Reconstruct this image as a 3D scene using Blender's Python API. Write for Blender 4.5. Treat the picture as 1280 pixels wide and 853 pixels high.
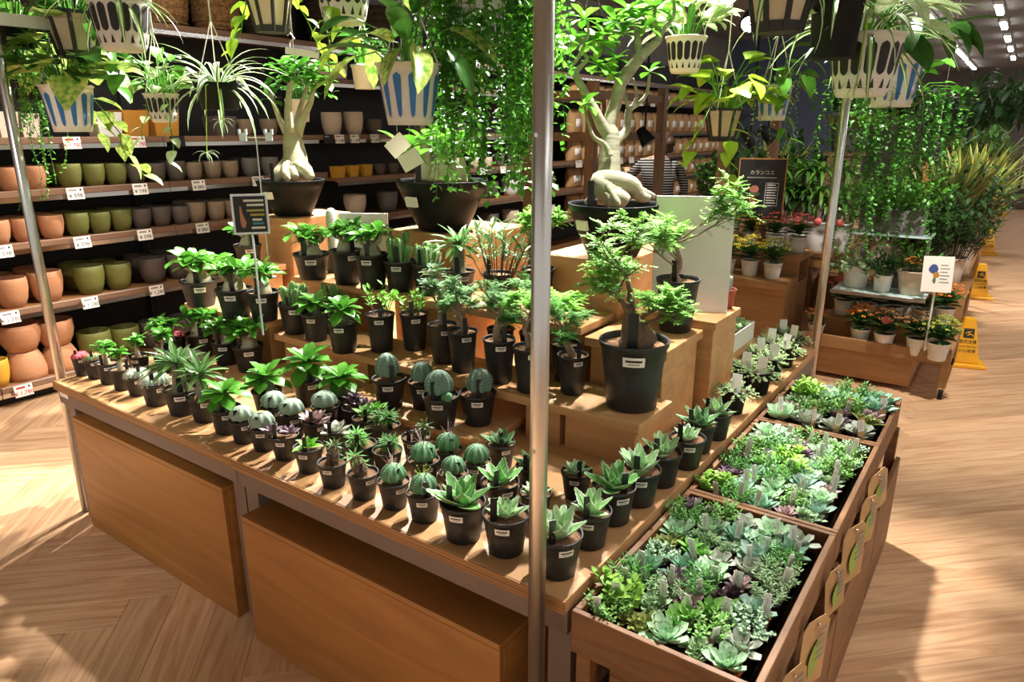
import bpy, math, random
from mathutils import Matrix, Vector, Euler
R_=random.Random(7)
scene=bpy.context.scene
for o in list(bpy.data.objects): bpy.data.objects.remove(o)
COL=scene.collection
PI=math.pi
# ---------------------------------------------------------------- camera
FPX=883.6; PITCH=.29167; YAW=.61508
CAM=Vector((.65,-1.12,1.59))
cd=bpy.data.cameras.new('camera'); cam=bpy.data.objects.new('camera',cd); COL.objects.link(cam)
cam.location=CAM; cam.rotation_euler=Euler((PI/2-PITCH,0,YAW)); cd.sensor_width=36; cd.lens=FPX/1280*36
cd.clip_start=.05; cd.clip_end=100
scene.camera=cam
_cy,_sy,_cp,_sp=math.cos(YAW),math.sin(YAW),math.cos(PITCH),math.sin(PITCH)
FW=Vector((-_sy*_cp,_cy*_cp,-_sp)); RT=Vector((_cy,_sy,0)); UP=RT.cross(FW)
def ray(x,y): return RT*((x-640)/FPX)-UP*((y-426.5)/FPX)+FW
def atd(x,y,d): return CAM+ray(x,y)*d
def atz(x,y,z): r=ray(x,y); return CAM+r*((z-CAM.z)/r.z)
def atx(x,y,X): r=ray(x,y); return CAM+r*((X-CAM.x)/r.x)
def aty(x,y,Y): r=ray(x,y); return CAM+r*((Y-CAM.y)/r.y)
def depth(p): return (Vector(p)-CAM).dot(FW)
# ---------------------------------------------------------------- world, light, exposure
w=bpy.data.worlds.new('world'); scene.world=w; w.use_nodes=True
w.node_tree.nodes['Background'].inputs[0].default_value=(1,.95,.88,1)
w.node_tree.nodes['Background'].inputs[1].default_value=.46
vs=scene.view_settings; vs.view_transform='Standard'; vs.look='None'; vs.gamma=1; vs.use_curve_mapping=False; vs.exposure=.5
SPOTS=[]
def spot(loc,tgt,power,size=62,blend=.5,rad=.03,col=(1,.965,.915)):
    l=bpy.data.lights.new('spot_light','SPOT'); l.energy=power; l.spot_size=math.radians(size); l.spot_blend=blend
    l.shadow_soft_size=rad; l.color=col
    o=bpy.data.objects.new('spot_light',l); COL.objects.link(o); o.location=loc
    o.rotation_euler=(Vector(tgt)-Vector(loc)).to_track_quat('-Z','Y').to_euler()
    SPOTS.append((Vector(loc),Vector(tgt))); return o
# spot lamps on the ceiling track; unseen fill spots are added among them
spot((-2.0,1.95,2.95),(-2.1,.1,.7),620,92,.5,.02)
spot((-1.15,2.1,2.95),(-.95,.35,.7),500,70,.5,.02)
spot((-.45,2.2,2.95),(.1,.7,.7),480,70,.5,.06)
spot((-.28,1.4,2.95),(-.36,.12,.62),330,66,.6,.02)  # added fill that brightens the front agaves
spot((-3.25,2.3,2.95),(-2.85,-1.0,.0),380,70,.5,.03)  # added fill that brightens the aisle floor by the shelves
spot((-2.8,1.55,2.95),(-2.1,-1.15,.0),400,58,.5,.03)  # extra spot put in to brighten the floor before the table
spot((-2.9,1.0,2.95),(-4.2,1.2,1.0),60,110,.9,.08)
spot((-1.2,-2.2,2.95),(-3.2,-.2,.0),90,64,.6,.08)  # weak fill added from the front for the near floor
spot((1.9,1.2,2.95),(1.2,.9,0),80,80,.7,.05)
spot((.6,3.1,2.95),(.1,4.2,.4),260,90,.7,.05)
spot((-2.6,4.4,2.95),(-3.6,6.4,1.2),300,110,.8,.08)
spot((.7,6.3,2.95),(.1,8,.6),380,110,.8,.08)
# ---------------------------------------------------------------- helpers
def lin(h):
    h=h.lstrip('#'); c=[int(h[i:i+2],16)/255 for i in (0,2,4)]
    return tuple((x/12.92 if x<=.04045 else ((x+.055)/1.055)**2.4) for x in c)+(1,)
MATS={}
def mat(name,col,col2=None,rough=.6,scale=8.,var=.5,rnd=.12,bump=0.,bscale=60.,metal=0.,transl=0.,stretch=None,spec=.5,kind='noise',edge=None,edge_w=(.5,.9),emit=0.,mid=None):
    if name in MATS: return MATS[name]
    m=bpy.data.materials.new(name); m.use_nodes=True; nt=m.node_tree; N=nt.nodes; Lk=nt.links
    b=N['Principled BSDF']; b.inputs['Roughness'].default_value=rough; b.inputs['Metallic'].default_value=metal
    b.inputs['Specular IOR Level'].default_value=spec
    tc=N.new('ShaderNodeTexCoord'); mp=N.new('ShaderNodeMapping'); Lk.new(tc.outputs['Object'],mp.inputs[0])
    oi=N.new('ShaderNodeObjectInfo')
    ad=N.new('ShaderNodeVectorMath'); ad.operation='MULTIPLY'; ad.inputs[1].default_value=(37,17,11)
    cx=N.new('ShaderNodeCombineXYZ'); 
    for i in range(3): Lk.new(oi.outputs['Random'],cx.inputs[i])
    Lk.new(cx.outputs[0],ad.inputs[0]); Lk.new(ad.outputs[0],mp.inputs['Location'])
    if stretch: mp.inputs['Scale'].default_value=stretch
    nz=N.new('ShaderNodeTexNoise'); nz.inputs['Scale'].default_value=scale; nz.inputs['Detail'].default_value=5
    Lk.new(mp.outputs[0],nz.inputs['Vector'])
    if kind=='wood': nz.inputs['Distortion'].default_value=1.6
    mx=N.new('ShaderNodeMix'); mx.data_type='RGBA'
    c1=lin(col); c2=lin(col2) if col2 else tuple(x*.62 for x in c1[:3])+(1,)
    mx.inputs[6].default_value=c1; mx.inputs[7].default_value=c2
    rmp=N.new('ShaderNodeMapRange'); rmp.inputs[1].default_value=.35; rmp.inputs[2].default_value=.68; rmp.inputs[4].default_value=var
    Lk.new(nz.outputs[0],rmp.inputs[0]); Lk.new(rmp.outputs[0],mx.inputs[0]); out=mx.outputs[2]
    if edge or mid:
        at=N.new('ShaderNodeAttribute'); at.attribute_name='lf'; sp=N.new('ShaderNodeSeparateColor'); Lk.new(at.outputs['Color'],sp.inputs[0])
        r2=N.new('ShaderNodeMapRange'); r2.inputs[1].default_value,r2.inputs[2].default_value=edge_w
        Lk.new(sp.outputs[0],r2.inputs[0])
        m2=N.new('ShaderNodeMix'); m2.data_type='RGBA'; m2.inputs[7].default_value=lin(edge or mid)
        fac=r2.outputs[0]
        if mid:
            iv=N.new('ShaderNodeMath'); iv.operation='SUBTRACT'; iv.inputs[0].default_value=1; Lk.new(fac,iv.inputs[1]); fac=iv.outputs[0]
        Lk.new(fac,m2.inputs[0]); Lk.new(out,m2.inputs[6]); out=m2.outputs[2]
    hs=N.new('ShaderNodeHueSaturation'); Lk.new(out,hs.inputs['Color'])
    r3=N.new('ShaderNodeMapRange'); r3.inputs[3].default_value=1-rnd; r3.inputs[4].default_value=1+rnd; Lk.new(oi.outputs['Random'],r3.inputs[0])
    Lk.new(r3.outputs[0],hs.inputs['Value']); Lk.new(hs.outputs[0],b.inputs['Base Color'])
    if bump:
        n2=N.new('ShaderNodeTexNoise'); n2.inputs['Scale'].default_value=bscale; n2.inputs['Detail'].default_value=3; Lk.new(mp.outputs[0],n2.inputs['Vector'])
        bp=N.new('ShaderNodeBump'); bp.inputs['Strength'].default_value=bump; bp.inputs['Distance'].default_value=.01
        Lk.new(n2.outputs[0],bp.inputs['Height']); Lk.new(bp.outputs[0],b.inputs['Normal'])
    if emit:
        b.inputs['Emission Color'].default_value=c1; b.inputs['Emission Strength'].default_value=emit
    if transl:
        tr=N.new('ShaderNodeBsdfTranslucent'); Lk.new(hs.outputs[0],tr.inputs[0]); ms=N.new('ShaderNodeMixShader'); ms.inputs[0].default_value=transl
        Lk.new(b.outputs[0],ms.inputs[1]); Lk.new(tr.outputs[0],ms.inputs[2]); Lk.new(ms.outputs[0],N['Material Output'].inputs[0])
    MATS[name]=m; return m
# surface materials (all procedural)
mat('floor_wood','d9b088','b0805a',rough=.4,scale=3.4,var=.85,rnd=.13,stretch=(.55,7,7),kind='wood',bump=.05,bscale=14)
mat('ply','ae763a','875526',rough=.5,scale=2.2,var=.6,rnd=.06,stretch=(.6,2.2,5),kind='wood',bump=.05,bscale=20)
mat('ply_light','c99a68','a9794a',rough=.5,scale=2.4,var=.6,rnd=.07,stretch=(.5,4,5),kind='wood',bump=.05,bscale=20)
mat('ply_edge','c08a52','55300f',rough=.6,scale=5,var=1.,rnd=0,stretch=(.25,.25,90))
mat('crate_wood','845930','5c3a1a',rough=.62,scale=3,var=.8,rnd=.12,stretch=(.8,5,6),kind='wood',bump=.12,bscale=26)
mat('apron','7c6759',rough=.55,var=.15)
mat('cart_wood','a87a4c','86592f',rough=.5,scale=3,var=.6,stretch=(.6,5,5),kind='wood')
mat('brown_post','8d6a4c','6d4d35',rough=.6,scale=3,var=.6,stretch=(4,4,.7),kind='wood')
mat('steel','d6d3ce','c4c0bb',rough=.3,metal=1,var=.5,rnd=0,scale=3,stretch=(1,1,.1))
mat('chrome','cfcac4',rough=.15,metal=1,var=.1)
mat('shelf_lip','806049','66493a',rough=.4,scale=3,var=.5,stretch=(6,.5,6),kind='wood')
mat('shelf_top','8f6036','6e4524',rough=.5,scale=3,var=.5,stretch=(4,.6,4),kind='wood')
mat('black','171412',rough=.6,var=.2); mat('black_gloss','141617','1d2022',spec=.15,rough=.5,var=.4,rnd=.1,scale=5)
mat('dark','2a2724',rough=.7,var=.3); mat('pot_black','1f2021','2a2a2b',rough=.5,var=.6,scale=6,rnd=.12,bump=.04,bscale=30)
mat('white','e9e6df',rough=.5,var=.08); mat('white_pl','dcd6cb','c9c1b4',rough=.4,var=.3); mat('paper','ece4d8',rough=.8,var=.06)
mat('ink','2b2724',rough=.8,var=.05); mat('ink_red','b3262b',rough=.8,var=.05); mat('ink_grey','8f8a84',rough=.8,var=.05)
mat('acrylic','cfd8dc',rough=.1,var=.05); mat('kraft','b8905f','9c7446',rough=.85,scale=20,var=.4)
mat('soil','7a5538','4f3522',rough=.95,scale=30,var=.9,bump=1.,bscale=45); mat('soil_tan','b98c66','6f4c33',rough=.95,scale=34,var=.9,bump=1.,bscale=38)
mat('tag_black','151515',rough=.45,var=.1); mat('tag_white','e2e0d6',rough=.5,var=.08,rnd=.1); mat('tag_green','8fa043',rough=.6,var=.1)
mat('terracotta','b47d56','9a6642',rough=.75,scale=4,var=.5,stretch=(1,1,14),rnd=.06,bump=.25,bscale=12)
mat('pot_green','6f7032','5a5b26',rough=.6,scale=4,var=.5,stretch=(1,1,14),rnd=.06,bump=.25,bscale=12)
mat('pot_taupe','5c514a','4a403a',rough=.7,scale=4,var=.5,stretch=(1,1,14),rnd=.06,bump=.25,bscale=12)
mat('pot_tan','8b7760','75624e',rough=.7,scale=4,var=.5,stretch=(1,1,10),rnd=.05); mat('pot_grey','68635e','57534f',rough=.7,var=.4,rnd=.05)
mat('pot_cream','cdbba6','b8a58f',rough=.7,var=.4,rnd=.05); mat('pot_orange','c98a33','b5782a',rough=.6,var=.4,rnd=.05); mat('pot_yellow','c9962c','b5842a',rough=.6,var=.3,rnd=.05)
mat('pot_white','dedad2','cfcabf',rough=.45,var=.3,rnd=.05); mat('orange_pot','b04e2a','8f3d20',rough=.6,var=.4); mat('red_pot','9c4a34','803a28',rough=.6,var=.4)
mat('wicker','9a6f42','5f3f22',rough=.8,scale=40,var=1.,bump=.6,bscale=60); mat('wicker_dark','4b382a','2c2018',rough=.8,scale=40,var=1.,bump=.6,bscale=60)
mat('blue','2a6aa8',rough=.5,var=.2); mat('cream_panel','c9b597','b8a386',rough=.6,var=.4); mat('yellow_sign','e0a010','c98c08',rough=.45,var=.3)
mat('ceiling','8d8884',rough=.9,var=.1); mat('ceil_dark','4a4746',rough=.9,var=.2); mat('wall_blue','4d5668',rough=.8,var=.3); mat('wall_grey','7a756f',rough=.9,var=.2)
mat('lamp_glow','ffffff',emit=14); mat('lens_glow','fff2dd',emit=30); mat('glass_shelf','b9d0c8',rough=.08,var=.1)
mat('barkgrey','a9a58a','837f66',rough=.75,scale=9,var=.7,stretch=(1,1,5),bump=.3,bscale=24); mat('caudex','b9b394','8f8768',rough=.6,scale=6,var=.7,stretch=(1,1,3),bump=.25,bscale=18)
mat('bark','7a6450','53402f',rough=.85,scale=12,var=.8,bump=.5,bscale=40); mat('bark_pale','a08c78','75614e',rough=.8,scale=12,var=.8,bump=.5,bscale=40)
mat('spinytrunk','97937f','6f6a55',rough=.8,scale=16,var=.8,bump=.5,bscale=30); mat('spine','c9bca6','a08d78',rough=.6,var=.3); mat('scale_brown','a08a64','5f4a30',rough=.7,scale=30,var=.9,bump=.6,bscale=40)
def leafm(n,c,c2=None,**k):
    k.setdefault('rough',.4); k.setdefault('spec',.33); k.setdefault('transl',.22); k.setdefault('rnd',.22); k.setdefault('var',.6); k.setdefault('scale',6)
    return mat(n,c,c2,**k)
leafm('lf_adenium','5a9a34','3d7a24',rough=.3); leafm('lf_pachy','5f8f4a','47743a',rough=.35,mid='a9c28a',edge_w=(.0,.22)); leafm('lf_lime','a8cc3c','86b02c',rough=.4)
leafm('lf_agave','6fa858','4b8442',rough=.5,transl=0,edge='e6eed6',edge_w=(.74,1.0)); leafm('lf_agave_pale','9cc488','78a468',rough=.5,transl=0,edge='eef0e2',edge_w=(.68,1.0)); leafm('lf_agave_dark','55804e','3c653a',rough=.5,transl=0,edge='d3dcc0',edge_w=(.8,1.0))
leafm('lf_bonsai','8cc84a','63a634',rough=.6); leafm('lf_bonsai2','67a04c','4a8038',rough=.6); leafm('lf_fresh','74b53a','559a2a')
leafm('lf_pothos','5f9a34','3f7a24',rough=.3); leafm('lf_pothos_dark','3c6f28','2a561c',rough=.28); leafm('lf_pothos_var','5c9430','d8d878',rough=.3,scale=9,var=.8)
leafm('lf_spider','4f8436','3c6c28',mid='dfe6b8',edge_w=(.25,.5)); leafm('lf_spider_e','5d8f3e','4a7830',edge='e4ead0',edge_w=(.5,.75)); leafm('lf_vine','5a9a30','3c7a20',rough=.35); leafm('lf_vine_dark','528a30','386a22'); leafm('lf_ivy','4a8a36','367028'); leafm('lf_white','c9d8ac','8fb070',scale=20,var=.9)
leafm('lf_dark','35592a','24421e',rough=.4); leafm('lf_mid','4b7a34','375f26'); leafm('lf_palm','5f8a34','456e26'); leafm('lf_sans','53703a','7d8a4a',edge='c9b94a',edge_w=(.6,.85)); leafm('lf_kal','4f7838','3a5f2a',rough=.4,transl=.1); leafm('lf_gold','a8924a','8a743a')
for n,c,c2 in [('su_blue','a5c4b0','83a796'),('su_mint','b4d4ae','92b78f'),('su_green','7fb455','5c913f'),('su_lime','9acc4e','76ac3a'),('su_olive','8a9446','66783a'),('su_grey','b6beab','98a292'),('su_purple','7a6470','5a4450'),('su_dark','4a2e34','331e24'),('su_teal','86b292','66947a'),('su_sage','9cba8a','7c9d70'),('su_pink','b39a96','8a706e'),('su_deep','5f9e42','437c30'),('su_white','c3c6b4','a0a592')]:
    mat(n,c,c2,rough=.5,scale=7,var=.6,rnd=.16,edge='b58a78' if n in('su_lime','su_sage') else None,edge_w=(.9,1.2))
mat('ca_green','5a8a5c','3f6c48',rough=.6,scale=10,var=.6,rnd=.1); mat('ca_grey','8fa48e','6d8572',rough=.7,scale=14,var=.6,rnd=.1); mat('ca_dark','4f6f58','8fa392',rough=.7,scale=46,var=.8,rnd=.1); mat('ca_eup','5f8f44','42702f',rough=.55,scale=8,var=.6); mat('ca_red','c04a5a','9a2f40',rough=.6,var=.5); mat('ca_white','d9ddd0','b8beae',rough=.9,scale=40,var=.6,bump=.8,bscale=60)
mat('fl_orange','d87a2c','c05f22',rough=.6,rnd=.2); mat('fl_yellow','d6c43a','b8a52a',rough=.6,rnd=.2); mat('fl_pink','cf5f5a','b8433f',rough=.6,rnd=.2); mat('fl_bronze','b8803f','96602c',rough=.6,rnd=.2); mat('fl_lime','a8b83c','8a9c2c',rough=.6)
mat('skin','c49a7c','b08668',rough=.55,var=.2); mat('hair','5a3a26','3a2416',rough=.6,scale=30,var=.7); mat('trousers','3a3a40',rough=.8,var=.3)
mat('gym_board','16171a',rough=.6,var=.1); mat('chalk','d8d4cc',rough=.9,var=.1); mat('sign_wood','b9803f','9a6630',rough=.6,var=.5)
for nm,c in (('art_pink','c87a68'),('art_green','5c6f4c'),('art_blue','3c4f86'),('art_orange','c98a2c'),('art_teal','4a8a94'),('art_gold','a89a4a')): mat(nm,c,rough=.8,var=.3)
def M_(n): return MATS[n]
class MB:
    def __init__(s): s.v=[];s.f=[];s.m=[];s.c=[]
    def add(s,vs,fs,mi=0,M=None,cs=None):
        o=len(s.v); s.v+= [tuple(M@Vector(p)) for p in vs] if M is not None else [tuple(p) for p in vs]
        s.c+= cs if cs else [(0,0)]*len(vs)
        s.f+=[tuple(i+o for i in f) for f in fs]; s.m+=[mi]*len(fs); return s
    def join(s,b,M=None,mi=None):
        o=len(s.v); s.v+=[tuple(M@Vector(p)) for p in b.v] if M is not None else list(b.v)
        s.c+=b.c; s.f+=[tuple(i+o for i in f) for f in b.f]; s.m+=[mi]*len(b.m) if mi is not None else list(b.m); return s
    def box(s,x0,x1,y0,y1,z0,z1,mi=0,M=None):
        v=[(x,y,z) for z in (z0,z1) for y in (y0,y1) for x in (x0,x1)]
        return s.add(v,[(0,2,3,1),(4,5,7,6),(0,1,5,4),(2,6,7,3),(0,4,6,2),(1,3,7,5)],mi,M)
    def lathe(s,pr,n=24,mi=0,M=None,ribs=0,depth=0,rphase=0,cap0=False,cap1=False,sx=1,sy=1):
        vs=[];fs=[]
        for r,z in pr:
            for i in range(n):
                a=2*PI*i/n; k=1-depth*(.5-.5*math.cos(ribs*a+rphase)) if ribs else 1
                vs.append((r*k*math.cos(a)*sx,r*k*math.sin(a)*sy,z))
        for j in range(len(pr)-1):
            for i in range(n): a=j*n+i;b=j*n+(i+1)%n; fs.append((a,b,b+n,a+n))
        if cap0: fs.append(tuple(range(n-1,-1,-1)))
        if cap1: fs.append(tuple(range((len(pr)-1)*n,len(pr)*n)))
        return s.add(vs,fs,mi,M)
    def tube(s,path,rad,n=6,mi=0,M=None,cap=True):
        P=[Vector(p) for p in path]; vs=[];fs=[]
        if not hasattr(rad,'__len__'): rad=[rad]*len(P)
        t0=None
        for i,p in enumerate(P):
            t=(P[min(i+1,len(P)-1)]-P[max(i-1,0)]).normalized()
            if t0 is None:
                a=t.cross(Vector((0,0,1))) if abs(t.z)<.95 else t.cross(Vector((1,0,0)))
            else: a=t0-t*t0.dot(t)
            a=a.normalized(); t0=a; b=t.cross(a)
            for k in range(n): vs.append(p+(a*math.cos(2*PI*k/n)+b*math.sin(2*PI*k/n))*rad[i])
        for j in range(len(P)-1):
            for i in range(n): a=j*n+i;b=j*n+(i+1)%n; fs.append((a,b,b+n,a+n))
        if cap: fs.append(tuple(range(n-1,-1,-1))); fs.append(tuple(range((len(P)-1)*n,len(P)*n)))
        return s.add(vs,fs,mi,M)
    def leaf(s,L,W,prof,seg=4,cup=.15,curl=0.,mi=0,M=None,cols=3,thick=0.,wave=0.):
        # strip along +x, width along y, z up; curl bends downward, cup lifts the edges
        vs=[];cs=[];fs=[]
        def rows(off,flip):
            o=len(vs); x=z=0.;ang=0.
            for i in range(seg+1):
                t=i/seg; hw=W/2*prof(t)
                for j in range(cols):
                    u=(j/(cols-1))*2-1
                    zz=z+cup*hw*abs(u)**1.5+(wave*W*math.sin(t*11)*abs(u))+off*(1-.75*abs(u)**2)*min(1,prof(t)*1.3)
                    vs.append((x,u*hw,zz)); cs.append((abs(u),t))
                ang-=curl/seg; x+=L/seg*math.cos(ang); z+=L/seg*math.sin(ang)
            for i in range(seg):
                for j in range(cols-1):
                    a=o+i*cols+j; q=(a,a+cols,a+cols+1,a+1); fs.append(q[::-1] if flip else q)
        rows(0,True)
        if thick: rows(-thick,False)
        return s.add(vs,fs,mi,M,cs)
    def mesh(s,name,mats,smooth=True):
        me=bpy.data.meshes.new(name); me.from_pydata(s.v,[],s.f)
        for m in mats: me.materials.append(M_(m) if isinstance(m,str) else m)
        if len(mats)>1: me.polygons.foreach_set('material_index',s.m)
        if smooth: me.polygons.foreach_set('use_smooth',[True]*len(s.f))
        if any(c!=(0,0) for c in s.c):
            at=me.attributes.new('lf','FLOAT_COLOR','POINT'); at.data.foreach_set('color',[x for c in s.c for x in (c[0],c[1],0,1)])
        me.update(); return me
def obj(name,me,parent=None,M=None,loc=None,label=None,bevel=0,kind=None):
    o=bpy.data.objects.new(name,me); COL.objects.link(o)
    if parent: o.parent=parent
    if M is not None: o.matrix_local=M
    if loc is not None: o.location=loc
    if label: o['label']=label
    if kind: o['kind']=kind
    if bevel:
        b=o.modifiers.new('bevel','BEVEL'); b.width=bevel; b.segments=1; b.limit_method='ANGLE'
    return o
def build(mb,name,mats,parent=None,loc=None,M=None,smooth=False,bevel=0,label=None,kind=None):
    return obj(name,mb.mesh(name,mats if isinstance(mats,(list,tuple)) else [mats],smooth),parent,M,loc,label,bevel,kind)
def tag(o,label,cat,group=None):
    o['label']=label; o['category']=cat
    if group: o['group']=group
    return o
def thing(name,label,cat,loc=(0,0,0),rz=0,sc=1,group=None):
    o=bpy.data.objects.new(name,None); COL.objects.link(o); o.location=loc; o.rotation_euler=(0,0,rz); o.scale=(sc,)*3
    o.empty_display_size=.02
    return tag(o,label,cat,group)
def struct(o): o['kind']='structure'; return o
def Tm(x=0,y=0,z=0): return Matrix.Translation((x,y,z))
def Rm(a,ax): return Matrix.Rotation(a,4,ax)
def Sm(s,sy=None,sz=None): return Matrix.Diagonal((s,s if sy is None else sy,s if sz is None else sz,1))
def lm(p,az,el,s=1,roll=0): return Tm(*p)@Rm(az,'Z')@Rm(-el,'Y')@Rm(roll,'X')@Sm(s)
_tx={}
def text_mesh(s,size,m,align='CENTER',extr=.0004):
    k=(s,size,m,align)
    if k in _tx: return _tx[k]
    c=bpy.data.curves.new('txt','FONT'); c.body=s; c.size=size; c.align_x=align; c.align_y='CENTER'; c.resolution_u=2; c.extrude=extr
    o=bpy.data.objects.new('txt',c); COL.objects.link(o); bpy.context.view_layer.update()
    me=bpy.data.meshes.new_from_object(o.evaluated_get(bpy.context.evaluated_depsgraph_get())); bpy.data.objects.remove(o)
    me.materials.clear(); me.materials.append(M_(m)); _tx[k]=me; return me
# facing matrix: local x right, local y up, local z towards normal n (horizontal)
def face(p,n,tilt=0):
    n=Vector(n).normalized(); up=Vector((0,0,1)); x=up.cross(n).normalized(); y=n.cross(x)
    m=Matrix.Identity(4)
    for i in range(3): m[i][0]=x[i];m[i][1]=y[i];m[i][2]=n[i];m[i][3]=p[i]
    return m@Rm(tilt,'X')
# ================================================================ structure
def herringbone():
    fl=MB(); fl.box(-7,5,-4,30,-.05,-.004); floor=struct(build(fl,'floor','floor_wood'))
    L,W,g=.92,.1533,.0005
    pk=MB(); v=[(-L/2+g,-W/2+g),(L/2-g,-W/2+g),(L/2-g,W/2-g),(-L/2+g,W/2-g)]; b=.0007
    vs=[(x,y,-.004) for x,y in v]+[(x,y,-b) for x,y in v]+[(x-math.copysign(b,x),y-math.copysign(b,y),0) for x,y in v]
    pk.add(vs,[(0,1,5,4),(1,2,6,5),(2,3,7,6),(3,0,4,7),(4,5,9,8),(5,6,10,9),(6,7,11,10),(7,4,8,11),(8,9,10,11)])
    me=pk.mesh('plank',['floor_wood'],False)
    s=.70711; items=[]
    for i in range(-60,160):
        for j in range(-14,14):
            for kind in (0,1):
                u,v_=(i*W+L/2,i*W+W/2) if kind==0 else (i*W+L+W/2,(i+1)*W-L/2)
                u+=j*L; v_-=j*L
                x=(u-v_)*s+.38; y=(u+v_)*s-2
                if not(-4.4<x<2.6 and -2.2<y<20): continue
                d=Vector((x,y,0))-CAM; dz=d.dot(FW)
                if dz<.4: continue
                px=640+FPX*d.dot(RT)/dz; py=426.5-FPX*d.dot(UP)/dz
                if not(-260<px<1540 and 180<py<1150): continue
                hidden=(-2.1<x<.2 and .35<y<2.0)
                items.append((d.length+(50 if hidden else 0),x,y,kind))
    items.sort()
    rest=[MB(),MB()]
    for n,(d,x,y,k) in enumerate(items):
        M=Tm(x,y,0)@Rm(PI/4+(PI/2 if k else 0)+(PI if R_.random()<.5 else 0),'Z')
        if n<300: obj('plank',me,floor,M)
        else: rest[k].join(pk,Rm(-(PI/4+k*PI/2),'Z')@M)
    for k in (0,1):
        o=build(rest[k],'planks','floor_wood',floor,M=Rm(PI/4+k*PI/2,'Z')); o['kind']='stuff'
herringbone()
mb=MB(); mb.box(-7,5,-4,30,3.3,3.35); struct(build(mb,'ceiling','ceiling'))
mb=MB(); mb.box(-4.72,-4.66,-4,30,0,3.3); struct(build(mb,'wall_left','wall_grey'))
mb=MB(); mb.box(-7,5,26,26.1,0,3.3); struct(build(mb,'wall_back','wall_grey'))
mb=MB(); mb.box(-4.66,-2.0,14.2,14.3,0,3.3); struct(build(mb,'wall_partition','wall_blue'))
# ceiling strip lights receding along the aisle
for i,(x,y0,y1) in enumerate([(-.95,10.5,13.6),(-.97,14.2,17.2),(-1.0,17.8,20.8),(-1.02,21.4,24.4)]+[(-.04,9.2,10.4),(-.04,11.6,12.6),(-.04,13.6,14.6),(-.04,15.8,16.8),(-.04,18,19),(-.04,20.5,21.5)]+[(3.0,y,y+3) for y in (-1,4,9,14,19)]):
    m=MB(); m.box(-.05,.05,0,y1-y0,0,.05); t=thing('strip_light','white ceiling strip light in the %s'%('long row above the hanging plants' if x<-.5 else 'broken row further over the aisle' if x<1 else 'row over the far side of the aisle'),'light',(x,y0,3.24))
    build(m,'housing','white',t,loc=(0,0,.01)); m=MB(); m.box(-.04,.04,.02,y1-y0-.02,-.012,.009); build(m,'diffuser','lamp_glow',t)
# ================================================================ display tables
TZ=.62
def table(x0,x1,y0,y1,label):
    t=thing('display_table',label,'table',(x0,y0,0)); W=x1-x0; D=y1-y0
    m=MB(); m.box(.001,W-.001,0,D,-.017,.017); build(m,'tabletop','ply_light',t,loc=(0,0,TZ-.017),bevel=.0015)
    m=MB(); m.box(.001,W-.001,-.004,.0,-.017,.0155); build(m,'edge_strip','ply_edge',t,loc=(0,0,TZ-.017))
    for nm,b in (('front_apron',(.002,W-.002,.012,.032)),('back_apron',(.002,W-.002,D-.03,D-.01))):
        m=MB(); m.box(b[0],b[1],b[2],b[3],TZ-.095,TZ-.0345); build(m,nm,'apron',t)
    for sx in (0,1):
        m=MB(); xx=.002 if sx==0 else W-.022; m.box(xx,xx+.02,.034,D-.034,TZ-.095,TZ-.0345); build(m,'side_apron','apron',t)
        for sy in (0,1):
            m=MB(); xx=.004 if sx==0 else W-.064; yy=.034 if sy==0 else D-.094; m.box(xx,xx+.06,yy,yy+.06,0,TZ-.096); build(m,'leg','apron',t,bevel=.001)
    return t
table(-2.4,-1.2,0,1.12,'long plywood display table holding adeniums and small cacti in black pots')
table(-1.2,0,0,1.12,'long plywood display table with agaves lined along its edge')
table(-2.4,-1.2,1.124,2.24,'plywood display table standing behind the pot tiers, towards the shelves')
table(-1.2,0,1.124,2.24,'plywood display table carrying the white-tagged creeper pots')
def pbox(name,label,x0,x1,y0,y1,z0,z1,m='ply'):
    t=thing(name,label,'box',(x0,y0,z0)); W,D,H=x1-x0,y1-y0,z1-z0; k=.018
    for nm,b in (('front_panel',(0,W,0,k,0,H-k)),('back_panel',(0,W,D-k,D,0,H-k)),('side_panel',(0,k,k,D-k,0,H-k)),('side_panel',(W-k,W,k,D-k,0,H-k)),('lid',(0,W,0,D,H-k,H))):
        a=MB(); cx,cy,cz=(b[0]+b[1])/2,(b[2]+b[3])/2,(b[4]+b[5])/2
        e=.0004; a.box(b[0]-cx+e,b[1]-cx-e,b[2]-cy+e,b[3]-cy-e,b[4]-cz+e,b[5]-cz-e); build(a,nm,m,t,loc=(cx,cy,cz),bevel=.0012)
    return t
pbox('storage_box','plywood storage box under the adenium table, with a level front panel',-2.29,-1.277,.0,.9,0,.49)
pbox('storage_box','plywood storage box with nail-holed front, under the table with agaves',-1.14,-.155,-.03,.85,0,.452)
# stepped risers on the table: board on blocks
def riser(label,x0,x1,y0,y1,zt,zb=TZ,th=.028,blocks=None,inset=.03):
    t=thing('riser_step',label,'riser',(0,0,0)); cx,cy=(x0+x1)/2,(y0+y1)/2; t.location=(cx,cy,zb)
    a=MB(); a.box(x0-cx,x1-cx,y0-cy,y1-cy,-th/2,th/2); build(a,'board','ply_light',t,loc=(0,0,zt-zb-th/2),bevel=.002)
    for (bx0,bx1) in (blocks or [(x0+.02,x0+.3),(x1-.3,x1-.02)]):
        a=MB(); h=zt-zb-th; wx,wy=(bx1-bx0)/2,(y1-y0)/2-inset; a.box(-wx,wx,-wy,wy,-h/2,h/2-.0005); build(a,'block','ply_light',t,loc=((bx0+bx1)/2-cx,.0,h/2),bevel=.002)
    return t
riser('low wooden step under the white-speckled ball cacti',-1.24,-.58,.45,.86,.665,blocks=[(-1.22,-.6)],inset=.01,th=.02)
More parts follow.
